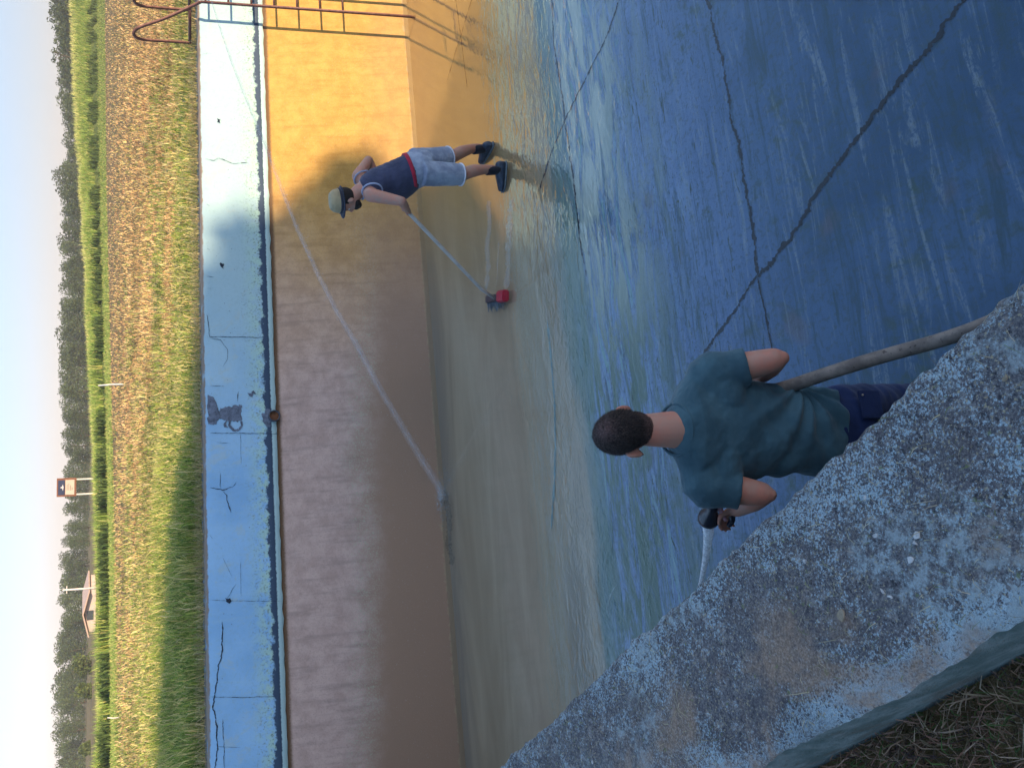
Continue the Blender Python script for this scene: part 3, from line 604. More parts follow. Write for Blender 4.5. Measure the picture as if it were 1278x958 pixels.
for row, (Y, step, jit) in enumerate(((190, 17, 0), (165, 21, 3.0), (140, 26, 7.5))):
    s = -60.0
    while s < 1030:
        v = treetop(s)+jit+random.uniform(-3.0, 3.5); top = aty(v, s, Y+random.uniform(-8, 8)); H = top.z-2.1; loc = (top.x, top.y, 2.1)
        if H > 2.0:
            if k < 7:
                o = make_tree(loc, H, H*random.uniform(.75, .95), 1500, .26, DK, 100+k, FARL, group=FARG, name='far_tree', shape=.6, low=.08, nclump=22); o['H'] = H; protos.append(o)
            else:
                p = random.choice(protos); q = H/p['H']; copy_tree(p, loc, random.uniform(0, 6.28), (q*random.uniform(.9, 1.35), q*random.uniform(.9, 1.35), q))
            k += 1
        s += step*random.uniform(.6, 1.4)
for p in protos: del p['H']
for o in bpy.data.objects:
    if 'H' in o.keys(): del o['H']
# lighter bushes on the left, nearer than the tree line
for i, (v, s, Y, lab) in enumerate([(92, 830, 95, 'light green bush before the far trees, nearest to the pale gabled house'), (97, 862, 90, 'middle one of three light green bushes before the far trees, left of the house'),
                                  (100, 935, 92, 'light green bush before the far trees, farthest left from the house'), ]):
    t = aty(v, s, Y); make_tree((t.x, t.y, 2.1), t.z-2.1, (t.z-2.1)*1.5, 1300, .12, LT, 300+i, lab, 'bush', name='bush', low=.1, nclump=14)
# bare little tree at the right
t = aty(58, 66, 120)
root = thing('sparse_tree', (t.x, t.y, 2.1), 'sparse small tree with thin open twigs at the right end of the far trees', 'tree'); bm = bmesh.new(); r = random.Random(5)
b0 = Vector((t.x, t.y, 2.1)); Hh = t.z-2.1
tube(bm, [b0, b0+UZ*Hh*.6, b0+UZ*Hh*.95+Vector((.3, 0, 0))], [.12, .07, .02], 6); cl = []
for i in range(12):
    a = b0+UZ*Hh*r.uniform(.4, .85); e = a+Vector((r.uniform(-1.6, 1.6), r.uniform(-1, 1), r.uniform(.1, 1.4))); tube(bm, [a, e], [.04, .012], 5); cl.append((e.x, e.y, e.z, .35, .35, .25))
link('trunk', bm_me(bm), M_BARK, root); link('crown', crown_mesh(cl, 420, .12, DK, 9), M_LEAF, root)

# trees behind the photographer whose shade lies over the basin
T_ = Vector((-math.sin(math.radians(48)), math.cos(math.radians(48)), 0)); L_ = Vector((T_.y, -T_.x, 0)); TE = math.tan(SUN_EL)
def shade_tree(a, hw, b_top, b_bot, R, seed, label, n=9000):
    """a, b: place in the sun's own view; R metres up-sun of the basin"""
    c = L_*a - T_*R; zt = b_top + R*TE; zb = max(2.6, b_bot + R*TE); zc = (zt+zb)/2; hz = (zt-zb)/2
    root = thing('shade_tree', (c.x, c.y, 2.27), label, 'tree', 'trees behind the photographer'); r = random.Random(seed); bm = bmesh.new(); g = Vector((c.x, c.y, 2.2))
    tube(bm, [g, g+UZ*(zb-2.2)*.9, Vector((c.x, c.y, zc))], [.38, .3, .16], 10); cl = []
    for i in range(46):
        th = r.uniform(0, 2*PI); ph = math.acos(r.uniform(-1, 1)); q = r.uniform(.25, .80)
        o = Vector((math.sin(ph)*math.cos(th), math.sin(ph)*math.sin(th), math.cos(ph)))*q
        cc = Vector((c.x, c.y, zc)) + L_*o.x*hw + T_*o.y*hw*.7 + UZ*o.z*hz; s = hw*r.uniform(.22, .34); cl.append((cc.x, cc.y, cc.z, s, s, s*.85))
        if i % 3 == 0: tube(bm, [Vector((c.x, c.y, zb+(zc-zb)*r.uniform(0, .9))), cc], [.12, .03], 6)
    link('trunk', bm_me(bm), M_BARK, root, True); link('crown', crown_mesh(cl, n, .30, DK, seed), M_LEAF, root)
ST = [(5.6, 3.5, 7.4, -4.5, 29, 'rightmost tall shade tree behind the photographer'), (0.4, 4.4, 8.5, -4.5, 31, 'second shade tree from the right behind the photographer'),
      (-5.2, 4.6, 9.0, -4.5, 30, 'third shade tree from the right behind the photographer'), (-11, 4.6, 8.6, -4.5, 32, 'leftmost shade tree behind the photographer'),
      (2.6, 3.2, 7.0, -5.5, 26, 'lower bushy shade tree just in front of the tall ones behind the photographer'), (2.9, 3.4, 9.0, -4.5, 34, 'tall shade tree standing farthest behind the photographer'), (6.9, 1.8, 2.6, -5.5, 25, 'smallest shade tree on the right behind the photographer')]
for i, (a, hw, bt_, bb, R, lab) in enumerate(ST): shade_tree(a, hw, bt_, bb, R, 500+i, lab, 9000 if hw > 2.5 else 4500)

# ================================================================== SIGN, HOUSE, POLES
def box(bm, c, sx, sy, sz, ax=None, ay=None, az_=None):
    ax = ax or Vector((1, 0, 0)); ay = ay or Vector((0, 1, 0)); az_ = az_ or Vector((0, 0, 1)); vs = []
    for i in (-1, 1):
        for j in (-1, 1):
            for k_ in (-1, 1): vs.append(bm.verts.new(Vector(c)+ax*i*sx/2+ay*j*sy/2+az_*k_*sz/2))
    for f in ((0, 1, 3, 2), (4, 6, 7, 5), (0, 4, 5, 1), (2, 3, 7, 6), (0, 2, 6, 4), (1, 5, 7, 3)): bm.faces.new([vs[i] for i in f])
def boxo(name, c, sx, sy, sz, mat, parent, ax=None, ay=None, az_=None, bev=0.0):
    bm = bmesh.new(); box(bm, c, sx, sy, sz, ax, ay, az_); bmesh.ops.recalc_face_normals(bm, faces=bm.faces)
    if bev: bmesh.ops.bevel(bm, geom=bm.edges[:], offset=bev, segments=2, affect='EDGES')
    return link(name, bm_me(bm), mat, parent)
SY = 45.0
p0 = aty(71, 596.5, SY); p1 = aty(95, 619, SY); sc_ = p0.x-p1.x; cx = (p0.x+p1.x)/2; zt_ = p0.z; zb_ = p1.z; zc_ = (zt_+zb_)/2; hS = zt_-zb_
sg = thing('sign_board', (cx, SY, 2.5), 'brown framed information sign on two pale posts standing on the levee crest', 'sign')
M_SF = plain('sign_frame_brown', (0.20, 0.085, 0.05), .7, .3, .2, 8); M_WH = plain('pale_post', (0.62, 0.56, 0.52), .7, .2, .15, 8)
for dx in (-.40, .40): boxo('post', (cx+dx*sc_, SY+.05, (zb_+2.5)/2+.02), .07, .07, zb_-2.5+.3, M_WH, sg)
fo = sc_*1.0
fr_ = boxo('board', (cx, SY, zc_), fo*.98, .05, hS, M_SF, sg, bev=.01)
boxo('lower_panel', (cx, SY-.032, zc_-hS*.17), fo*.78, .015, hS*.46, plain('sign_beige', (0.50, 0.42, 0.34), .6, .3, .1, 5), fr_)
boxo('upper_panel', (cx, SY-.032, zc_+hS*.26), fo*.78, .015, hS*.34, plain('sign_navy', (0.035, 0.045, 0.09), .5, .3, .2, 5), fr_)
bm = bmesh.new(); q = Vector((cx, SY-.043, zc_+hS*.25)); w = fo*.17; vs = [bm.verts.new(q+Vector((a*w, 0, b*w))) for a, b in ((-1, -.35), (-.2, -.1), (0, .5), (.25, -.1), (1, -.3), (0, -.5))]; bm.faces.new(vs)
link('emblem', bm_me(bm), M_WH, fr_)
bm = bmesh.new()
for r_, (wd_, ox) in enumerate(((.30, .0), (.36, .02), (.28, -.03), (.14, -.08))): box(bm, (cx+ox*fo, SY-.045, zc_-hS*(.03+.085*r_)), fo*wd_, .006, hS*.028)
link('text_lines', bm_me(bm), plain('sign_text', (0.22, 0.17, 0.15), .7, .2), fr_)
# gabled building behind the levee
HY = 75.0
a = aty(113, 738, HY); b = aty(113, 790, HY); pk = aty(104.5, 762, HY); wdt = a.x-b.x
M_HW = plain('rendered_wall_pink', (0.52, 0.42, 0.38), .8, .2, .08, 1.5); M_HR = plain('roof_tan', (0.44, 0.32, 0.26), .8, .2, .12, 2)
hs = thing('gabled_building', ((a.x+b.x)/2, HY+3, 2.1), 'pale pinkish gabled building half hidden behind the levee', 'building'); mx_ = (a.x+b.x)/2
ez = a.z+.15; rz_ = pk.z; bm = bmesh.new(); vs = []
for y in (HY, HY+7):
    vs.append([bm.verts.new((x, y, z)) for x, z in ((mx_-wdt*.46, 2.0), (mx_+wdt*.46, 2.0), (mx_+wdt*.46, ez), (mx_, rz_-.06), (mx_-wdt*.46, ez))])
bm.faces.new(vs[0]); bm.faces.new(list(reversed(vs[1])))
for i in range(5): bm.faces.new((vs[0][i], vs[1][i], vs[1][(i+1) % 5], vs[0][(i+1) % 5]))
bmesh.ops.recalc_face_normals(bm, faces=bm.faces); link('wall', bm_me(bm), M_HW, hs)
for sd in (-1, 1):
    e = Vector((mx_+sd*wdt*.55, HY+3.5, ez-.12)); pkv = Vector((mx_, HY+3.5, rz_)); c = (e+pkv)/2; axx = (e-pkv).normalized(); boxo('roof_slope', c+UZ*.06, (e-pkv).length, 8.0, .10, M_HR, hs, axx, Vector((0, 1, 0)), axx.cross(Vector((0, 1, 0))))
boxo('window', (mx_-.2, HY-.02, ez-.15), wdt*.22, .06, .5, plain('dark_glass', (0.05, 0.06, 0.07), .2, .5, .1), hs)
def pole(name, vt, vb_, s, s2, Y, r, mat, label, cat, group=None, capm=False):
    t = aty(vt, s, Y); b = aty(vb_, s2, Y); b.z = min(b.z, t.z-.2); o = thing(name, (b.x, b.y, b.z-.6), label, cat, group); bm = bmesh.new(); tube(bm, [b-UZ*.6, b.lerp(t, .5), t], [r*1.1, r, r*.8], 8)
    link('shaft', bm_me(bm), mat, o, True)
    if capm: boxo('crossarm', t-UZ*.25, .5, .05, .05, mat, o)
    return o
pole('utility_pole', 78, 114, 736, 734, 60, .07, M_WH, 'thin pale utility pole standing just right of the gabled building', 'pole', capm=True)
pole('marker_stake', 122.5, 156, 481, 478.5, onz(156, 479, 2.27).y, .028, M_WH, 'leaning white marker stake at the field edge, middle of the view', 'stake')
pole('marker_stake', 134, 149, 895, 896, onz(149, 896, 2.27).y, .02, M_WH, 'short white marker stake at the field edge, far left', 'stake')

# ================================================================== LADDER (right edge)
M_RUST = plain('rusty_steel', (0.15, 0.07, 0.055), .65, .4, .4, 18, metal=.2); OFF = 0.21
lt = onwall(251, 2.5, OFF); lb = onwall(512, 21, OFF); uL = (lt-A0).dot(D)
ld = thing('pool_ladder', wallp(uL+.22, 0, OFF), 'rusty steel ladder with hooped handrails leading down the basin wall', 'ladder')
ldir = (lt-lb).normalized(); ltop = lt + ldir*0.0
def rail_pts(du, loop=True):
    t = lt + D*du; b = lb + D*du
    base = b - (lt-lb).normalized()*.12
    pts = [base, b.lerp(t, .33), b.lerp(t, .66), t]
    return pts
W_L = 0.46
for du in (0.0, W_L):
    bm = bmesh.new(); tube(bm, rail_pts(du), .017, 10); rl = link('rail', bm_me(bm), M_RUST, ld, True)
    # hoop: rises back over the wall, bends and returns to the ground
    Yw = lt.y
    p_top = lt + D*du; sh = D*du
    hp = [aty(251, 2.5, Yw)+sh]
    for (x, y, Y) in [(246, 5, Yw+.05), (237, 9, Yw+.11), (205, 24, Yw+.20), (180, 32, Yw+.28), (170, 36, Yw+.32), (166, 41, Yw+.36), (169, 47, Yw+.39), (178, 50, Yw+.42), (205, 51.5, Yw+.46), (237, 53.5, Yw+.50), (252, 54.5, Yw+.50)]:
        hp.append(aty(x, y, Y)+sh)
    cp = [Vector(p) for p in hp]
    for _ in range(2):                                # round the bends
        q_ = [cp[0]]
        for a_, b_ in zip(cp[:-1], cp[1:]): q_ += [a_.lerp(b_, .25), a_.lerp(b_, .75)]
        q_.append(cp[-1]); cp = q_
    bm = bmesh.new(); tube(bm, cp, .018, 10); link('handrail', bm_me(bm), M_RUST, ld, True)
    bm = bmesh.new(); tube(bm, [hp[2], hp[-2]], .018, 8); link('brace', bm_me(bm), M_RUST, ld, True)
tot = (lt-lb).length
for i in range(7):
    c0 = onwall(255+28.6*i+1.5, 2.5+2.0*i, OFF); fr2 = (c0-lt).dot((lb-lt).normalized()); c0 = lt + (lb-lt).normalized()*fr2
    bm = bmesh.new(); tube(bm, [c0+D*.005, c0+D*(W_L-.005)], .013, 8); link('rung', bm_me(bm), M_RUST, ld, True)

# ================================================================== PEOPLE
def V3(*a): return Vector(a)
def loft(bm, rings, seg=22):
    """rings: (centre, radius side, radius front, side vector, front vector) -> closed tube with rounded ends"""
    rr = []
    for c, rs, rf, sv, fv in rings:
        rr.append([bm.verts.new(c + sv*math.cos(2*PI*k/seg)*rs + fv*math.sin(2*PI*k/seg)*rf) for k in range(seg)])
    for a, b in zip(rr[:-1], rr[1:]):
        for k in range(seg): bm.faces.new((a[k], a[(k+1) % seg], b[(k+1) % seg], b[k]))
    bm.faces.new(list(reversed(rr[0]))); bm.faces.new(rr[-1])
def limb(bm, pts, rad, seg=16, sub=5, round_ends=True):
    """smooth tapered limb through joints"""
    P = [Vector(p) for p in pts]; Q = []; R = []
    for i in range(len(P)-1):
        p0 = P[max(0, i-1)]; p1 = P[i]; p2 = P[i+1]; p3 = P[min(len(P)-1, i+2)]
        for k in range(sub):
            t = k/sub; t2 = t*t; t3 = t2*t
            q = 0.5*((2*p1)+(p2-p0)*t+(2*p0-5*p1+4*p2-p3)*t2+(3*p1-p0-3*p2+p3)*t3); lin = p1.lerp(p2, t)
            Q.append(lin.lerp(q, .6)); R.append(rad[i]*(1-t)+rad[i+1]*t)
    Q.append(P[-1]); R.append(rad[-1])
    if round_ends:
        d0 = (Q[0]-Q[1]).normalized(); d1 = (Q[-1]-Q[-2]).normalized()
        Q = [Q[0]+d0*R[0]*.85, Q[0]+d0*R[0]*.5] + Q + [Q[-1]+d1*R[-1]*.5, Q[-1]+d1*R[-1]*.85]; R = [R[0]*.45, R[0]*.85]+R+[R[-1]*.85, R[-1]*.45]
    tube(bm, Q, R, seg)
def ell(bm, c, r, rot=None, seg=20):
    m = Matrix.Translation(c)
    if rot is not None: m = m @ rot.to_4x4()
    bmesh.ops.create_uvsphere(bm, u_segments=seg, v_segments=seg//2+2, radius=1.0, matrix=m @ Matrix.Diagonal((r[0], r[1], r[2], 1)))
def fuse(name, bm, mat, parent, voxel, smooth_it=4, disp=None):
    """weld everything in bm into one continuous skin"""
    bmesh.ops.recalc_face_normals(bm, faces=bm.faces); me = bm_me(bm, name)
    o = bpy.data.objects.new('tmp', me); COL.objects.link(o)
    r = o.modifiers.new('r', 'REMESH'); r.mode = 'VOXEL'; r.voxel_size = voxel; r.use_smooth_shade = True
    if smooth_it:
        q = o.modifiers.new('s', 'SMOOTH'); q.iterations = smooth_it; q.factor = 0.5
    dg = bpy.context.evaluated_depsgraph_get(); dg.update(); m2 = bpy.data.meshes.new_from_object(o.evaluated_get(dg)); bpy.data.objects.remove(o, do_unlink=True)
    if disp:
        nv = len(m2.vertices); co = np.empty(nv*3, np.float32); m2.vertices.foreach_get('co', co); no = np.empty(nv*3, np.float32); m2.vertices.foreach_get('normal', no)
        co = co.reshape(-1, 3); no = no.reshape(-1, 3)
        d = np.array([disp(Vector(c), Vector(n)) for c, n in zip(co, no)], np.float32); co += no*d[:, None]; m2.vertices.foreach_set('co', co.ravel()); m2.update()
    return link(name, m2, mat, parent, True)
def skin_mat(name, col):
    t = NT(name); v = t.pos(); n = t.noise(v, 14, 4, .6); n2 = t.noise(v, 150, 3, .6)
    c = t.mix(t.ramp(n, .35, .65), tuple(a*b for a, b in zip(col, (1.12, .92, .88))), tuple(a*b for a, b in zip(col, (.95, 1.05, 1.08))))
    t.b.inputs['Subsurface Weight'].default_value = .08; t.b.inputs['Subsurface Radius'].default_value = (.01, .004, .002); t.b.inputs['Subsurface Scale'].default_value = .5
    t.bump(n2, .3, .0015); return t.fin(c, .5, .35)
def cloth_mat(name, col, col2=None, sc=350, fold=0.0, rough=.9):
    t = NT(name); v = t.pos(); n = t.noise(v, 9, 5, .6); w = t.noise(v, sc, 2, .5)
    c = t.mix(t.ramp(n, .35, .65), tuple(x*.84 for x in col), col2 or tuple(x*1.15 for x in col)); c = t.mix(t.math('MULTIPLY', t.ramp(w, .45, .6), .18), c, tuple(x*.6 for x in col))
    t.b.inputs['Sheen Weight'].default_value = .15
    t.bump(t.math('ADD', t.math('MULTIPLY', w, .3), t.math('MULTIPLY', t.noise(v, 30, 4, .6, 1.0), 1.0)), .5, .004); return t.fin(c, rough, .15)
def fingers(bm, palm, out, side, nrm, sc=1.0, curl=0.8, rad=.0085, thumb=1):
    """palm block and five fingers: out = knuckle direction, side = towards the thumb, nrm = palm facing"""
    loft(bm, [(palm-out*.045*sc, .026*sc, .018*sc, side, nrm), (palm-out*.01*sc, .038*sc, .017*sc, side, nrm), (palm+out*.03*sc, .042*sc, .014*sc, side, nrm), (palm+out*.044*sc, .038*sc, .010*sc, side, nrm)], 14)
    for i, (o, ln) in enumerate(((.030, .072), (.010, .080), (-.011, .074), (-.031, .058))):
        b = palm+out*.038*sc+side*o*sc; d = out.copy(); p = [b-out*.02*sc, b]; q = b
        for k, fr_ in enumerate((.45, .30, .25)):
            a = curl*(0.55+.75*k); dd = (out*math.cos(a)+nrm*math.sin(a)).normalized(); q = q+dd*ln*fr_*sc; p.append(q)
        limb(bm, p, [rad*sc*1.05, rad*sc, rad*sc*.95, rad*sc*.85, rad*sc*.7], 8, 2)
    b = palm-out*.02*sc+side*.030*sc; limb(bm, [b, b+(side*.7+out*.5+nrm*.2).normalized()*.035*sc, b+(side*.45+out*.7+nrm*.55).normalized()*.065*sc], [.013*sc, .011*sc, .008*sc], 8, 3)
def head_parts(bm, c, f, up, s=1.0, jaw=1.0):
    """skull, face, nose, brow, ears; f forward, up; returns the side vector"""
    sd = f.cross(up).normalized(); R = Matrix((sd, f, up)).transposed()
    ell(bm, c+up*.022*s-f*.008*s, (.075*s, .096*s, .098*s), R)
    ell(bm, c-up*.035*s+f*.030*s, (.058*s, .062*s, .075*s), R)
    ell(bm, c-up*.082*s+f*.062*s, (.030*s*jaw, .026*s, .024*s), R, 14)
    limb(bm, [c+up*.012*s+f*.086*s, c-up*.018*s+f*.104*s, c-up*.028*s+f*.094*s], [.009*s, .013*s, .012*s], 10, 3)
    ell(bm, c-up*.055*s+f*.088*s, (.024*s, .010*s, .008*s), R, 12); ell(bm, c+up*.030*s+f*.080*s, (.052*s, .016*s, .010*s), R, 14)
    for q in (-1, 1):
        ell(bm, c-up*.012*s+sd*q*.079*s-f*.006*s, (.0085*s, .019*s, .032*s), R @ Matrix.Rotation(q*-.35, 3, 'Z'), 14)
        ell(bm, c-up*.030*s+sd*q*.077*s-f*.002*s, (.007*s, .010*s, .012*s), R, 10)
    return sd
def eyes(c, f, up, s, parent):
    sd = f.cross(up).normalized(); R = Matrix((sd, f, up)).transposed()
    for q in (-1, 1):
        bm = bmesh.new(); ell(bm, c+up*.010*s+sd*q*.032*s+f*.072*s, (.012*s, .010*s, .008*s), R, 10); e = link('eye', bm_me(bm), plain('eye_white', (.7, .68, .65), .3, .5, .05), parent, True)

SKIN_F = skin_mat('tanned_skin', (0.42, 0.23, 0.17)); SKIN_N = skin_mat('fair_reddened_skin', (0.50, 0.235, 0.165))

# ---- man in the water (seen from behind his left side, leaning over a broom)
fm = thing('person', (2.05, 6.50, 0), 'person in navy tank top, light shorts and cap pushing a long broom in shallow water', 'person')
f_ = V3(-.80, .60, 0).normalized(); l_ = V3(-.60, -.80, 0).normalized(); sR = -l_      # facing, his left, his right
hipC = V3(1.93, 6.50, .84); belly = V3(1.83, 6.53, 1.03); chest = V3(1.74, 6.55, 1.22); neckb = V3(1.665, 6.55, 1.375); headC = V3(1.575, 6.545, 1.475)
shL = V3(1.60, 6.37, 1.325); shR = V3(1.83, 6.70, 1.33); elL = V3(1.545, 6.22, 1.10); haL = V3(1.50, 6.42, .955)
elR = V3(2.03, 6.83, 1.20); haR = V3(1.74, 6.86, 1.02)
kL = V3(1.915, 6.42, .45); aL = V3(2.015, 6.42, .11); kR = V3(2.14, 6.66, .44); aR = V3(2.30, 6.74, .11); hL = V3(1.87, 6.41, .82); hR = V3(2.02, 6.60, .82)
lean = (neckb-hipC).normalized(); fl_ = (f_ - lean*f_.dot(lean)).normalized()
hu = V3(-.28, .10, .95).normalized(); hf = (V3(-.86, .34, -.30) - hu*V3(-.86, .34, -.30).dot(hu)).normalized()
def torso(bm, g=0.0):
    loft(bm, [(hipC-lean*.10, .11+g, .09+g, l_, fl_), (hipC, .155+g, .125+g, l_, fl_), (hipC.lerp(belly, .55)+fl_*.02, .178+g, .170+g, l_, fl_), (belly+fl_*.035, .178+g, .178+g, l_, fl_), (belly.lerp(chest, .55)+fl_*.015, .172+g, .150+g, l_, fl_),
              (chest, .178+g, .128+g, l_, fl_), (chest.lerp(neckb, .5), .150+g*.8, .105+g, l_, fl_), (neckb-lean*.01, .07+g, .065+g, l_, fl_)])
bm = bmesh.new(); torso(bm, -.004)
limb(bm, [neckb-lean*.05, neckb, headC-hu*.05-hf*.01], [.066, .060, .056]); head_parts(bm, headC, hf, hu, 1.0)
limb(bm, [chest+l_*.10+lean*.08, shL, shL.lerp(elL, .5), elL], [.06, .062, .052, .041]); limb(bm, [elL, elL.lerp(haL, .35), haL.lerp(elL, .12)], [.041, .039, .026])
limb(bm, [chest-l_*.10+lean*.08, shR, shR.lerp(elR, .5), elR], [.06, .062, .052, .042]); limb(bm, [elR, elR.lerp(haR, .35), haR.lerp(elR, .12)], [.042, .040, .027])
pdir = (V3(.75, 6.53, .06)-haL).normalized()
fingers(bm, haL+V3(0, 0, 0), (haL-elL).normalized().lerp(V3(-.3, .5, -.3), .3).normalized(), V3(.3, .1, .95).normalized(), (f_*.2+sR*.9-UZ*.1).normalized(), 1.0, 1.0, .010)
fingers(bm, haR, (haR-elR).normalized(), V3(0, 0, 1), -f_, 1.0, .5, .010)
limb(bm, [hL, kL+UZ*.05, kL, kL.lerp(aL, .35)-f_*.02, aL+UZ*.03, aL-UZ*.03], [.085, .066, .060, .058, .036, .036]); limb(bm, [hR, kR+UZ*.05, kR, kR.lerp(aR, .35)-f_*.02, aR+UZ*.03, aR-UZ*.03], [.085, .066, .060, .058, .036, .036])
fL = V3(-.98, .15, 0).normalized(); fR = V3(-.45, .88, 0).normalized()
for a, fd in ((aL, fL), (aR, fR)): limb(bm, [a-fd*.03-UZ*.07, a+fd*.10-UZ*.085], [.036, .034])
fuse('body', bm, SKIN_F, fm, .0085, 3); eyes(headC, hf, hu, 1.0, fm)
M_NAVY = cloth_mat('navy_jersey', (0.050, 0.058, 0.105)); M_TRIM = cloth_mat('pale_trim', (0.36, 0.42, 0.58)); M_DENIM = cloth_mat('faded_blue_cotton', (0.26, 0.31, 0.42), (0.36, 0.42, 0.52), 250); M_RED = cloth_mat('red_waistband', (0.42, 0.03, 0.06)); M_HEM = cloth_mat('white_hem', (0.62, 0.64, 0.70))
# tank top: torso shell cut at neck and arm holes by its own rings
bm = bmesh.new(); g = .012
loft(bm, [(hipC+lean*.05, .172+g, .150+g, l_, fl_), (hipC.lerp(belly, .55)+fl_*.02, .178+g, .170+g, l_, fl_), (belly+fl_*.035, .178+g, .180+g, l_, fl_), (belly.lerp(chest, .55)+fl_*.015, .170+g, .150+g, l_, fl_), (chest, .170+g, .128+g, l_, fl_), (chest.lerp(neckb, .35), .140+g, .112+g, l_, fl_), (chest.lerp(neckb, .62)-fl_*.01, .110+g, .095+g, l_, fl_), (chest.lerp(neckb, .80)-fl_*.02, .085, .07, l_, fl_)])
def wr(c, n): return .0045*noise.noise(V3(c.x*8, c.y*8, c.z*26))+.002*noise.noise(c*45)
tt_ = fuse('tank_top', bm, M_NAVY, fm, .008, 4, wr)
def ring_band(name, c, ax, rs, rf, sv, r, mat, parent, a0=0, a1=2*PI, seg=40):
    fv = ax.cross(sv).normalized(); bm = bmesh.new(); pts = [c+sv*math.cos(a0+(a1-a0)*k/seg)*rs+fv*math.sin(a0+(a1-a0)*k/seg)*rf for k in range(seg+1)]
    tube(bm, pts, r, 6); return link(name, bm_me(bm), mat, parent, True)
for q, sh in ((1, shL), (-1, shR)):                                  # arm hole trims
    ax_ = (l_*q*.92+lean*.15).normalized(); c = sh-l_*q*.060-lean*.030; sv = lean-ax_*lean.dot(ax_); sv.normalize()
    ring_band('armhole_trim', c, ax_, .088, .068, sv, .0075, M_TRIM, tt_)
nn_ = (lean*.9-fl_*.2).normalized(); ring_band('neck_trim', neckb-lean*.028, nn_, .083, .080, l_, .008, M_TRIM, tt_)
# shorts
def leg_shell(bm, h, k, w0, w1, end):
    e = h.lerp(k, end); limb(bm, [h+UZ*.03, h.lerp(k, .4), e], [w0, (w0+w1)/2, w1], 20, 5, False)
bm = bmesh.new()
loft(bm, [(hipC-lean*.13, .145, .125, l_, fl_), (hipC-lean*.04, .190, .160, l_, fl_), (hipC+lean*.055, .190, .170, l_, fl_), (hipC+lean*.085, .183, .165, l_, fl_)])
leg_shell(bm, hL, kL, .118, .098, .98); leg_shell(bm, hR, kR, .118, .098, .90)
shs = fuse('shorts', bm, M_DENIM, fm, .008, 3, lambda c, n: .006*noise.noise(V3(c.x*14, c.y*14, c.z*6))+.003*noise.noise(c*38))
for h, k_, e in ((hL, kL, .98), (hR, kR, .90)):
    a_ = (k_-h).normalized(); sv = a_.orthogonal().normalized(); ring_band('hem_trim', h.lerp(k_, e), a_, .098, .098, sv, .008, M_HEM, shs)
bm = bmesh.new(); wv = [(hipC+lean*.080, .191, .172), (hipC+lean*.112, .190, .175)]
loft(bm, [(c, a, b, l_, fl_) for c, a, b in wv], 40); link('waistband', bm_me(bm), M_RED, shs, True)
# socks, shoes
M_SOCK = cloth_mat('black_sock', (0.018, 0.020, 0.03)); M_SHOE = plain('wet_blue_shoe', (0.016, 0.034, 0.065), .45, .5, .5, 40); M_SOLE = plain('grey_sole', (0.10, 0.13, 0.15), .7, .3, .3, 30)
for a, k_, fd in ((aL, kL, fL), (aR, kR, fR)):
    bm = bmesh.new(); d_ = (k_-a).normalized(); limb(bm, [a-UZ*.05, a+d_*.085], [.043, .045], 16, 4, False); link('sock', bm_me(bm), M_SOCK, fm, True)
    bm = bmesh.new(); s_ = fd.cross(UZ); g0 = a-UZ*.125
    loft(bm, [(g0-fd*.085+UZ*.05, .026, .036, s_, UZ), (g0-fd*.065+UZ*.058, .036, .055, s_, UZ), (g0+UZ*.062, .043, .060, s_, UZ), (g0+fd*.07+UZ*.052, .047, .045, s_, UZ), (g0+fd*.14+UZ*.04, .045, .032, s_, UZ), (g0+fd*.19+UZ*.035, .026, .022, s_, UZ)])
    so_ = fuse('shoe', bm, M_SHOE, fm, .006, 3)
    bm = bmesh.new(); loft(bm, [(g0-fd*.092+UZ*.012, .028, .013, s_, UZ), (g0-fd*.05+UZ*.012, .042, .016, s_, UZ), (g0+fd*.06+UZ*.012, .048, .016, s_, UZ), (g0+fd*.15+UZ*.012, .047, .016, s_, UZ), (g0+fd*.20+UZ*.014, .026, .013, s_, UZ)]); link('sole', bm_me(bm), M_SOLE, so_, True)
# beard, hair, cap
M_HAIRD = plain('dark_short_hair', (0.020, 0.016, 0.014), .8, .3, .4, 180, bumpd=.003)
sd_ = hf.cross(hu).normalized(); Rh = Matrix((sd_, hf, hu)).transposed()
bm = bmesh.new(); ell(bm, headC-hu*.062+hf*.040, (.060, .060, .048), Rh); ell(bm, headC-hu*.088+hf*.058, (.036, .034, .030), Rh); fuse('beard', bm, M_HAIRD, fm, .006, 2)
bm = bmesh.new(); ell(bm, headC+hu*.020-hf*.018, (.079, .094, .090), Rh); fuse('hair', bm, M_HAIRD, fm, .007, 2)
M_CAP = cloth_mat('olive_grey_cap', (0.36, 0.29, 0.17)); M_BRIM = cloth_mat('dark_brim', (0.035, 0.04, 0.06))
cc = headC+hu*.055; ca = (hu*.97-hf*.12).normalized(); cf_ = (hf-ca*hf.dot(ca)).normalized(); cs_ = cf_.cross(ca)
bm = bmesh.new(); loft(bm, [(cc, .090, .108, cs_, cf_), (cc+ca*.035, .089, .106, cs_, cf_), (cc+ca*.075, .080, .095, cs_, cf_), (cc+ca*.100, .058, .070, cs_, cf_), (cc+ca*.108, .02, .025, cs_, cf_)]); cp_ = fuse('cap', bm, M_CAP, fm, .006, 3, lambda c, n: .003*noise.noise(c*30))
bm = bmesh.new(); loft(bm, [(cc-ca*.006+cf_*.016, .106, .138, cs_, cf_), (cc+cf_*.012, .108, .140, cs_, cf_), (cc+ca*.006, .095, .115, cs_, cf_)], 36); link('brim', bm_me(bm), M_BRIM, cp_, True)
bm = bmesh.new(); loft(bm, [(cc+ca*.006, .0925, .111, cs_, cf_), (cc+ca*.026, .0925, .111, cs_, cf_)], 36); link('cap_band', bm_me(bm), M_BRIM, cp_, True)

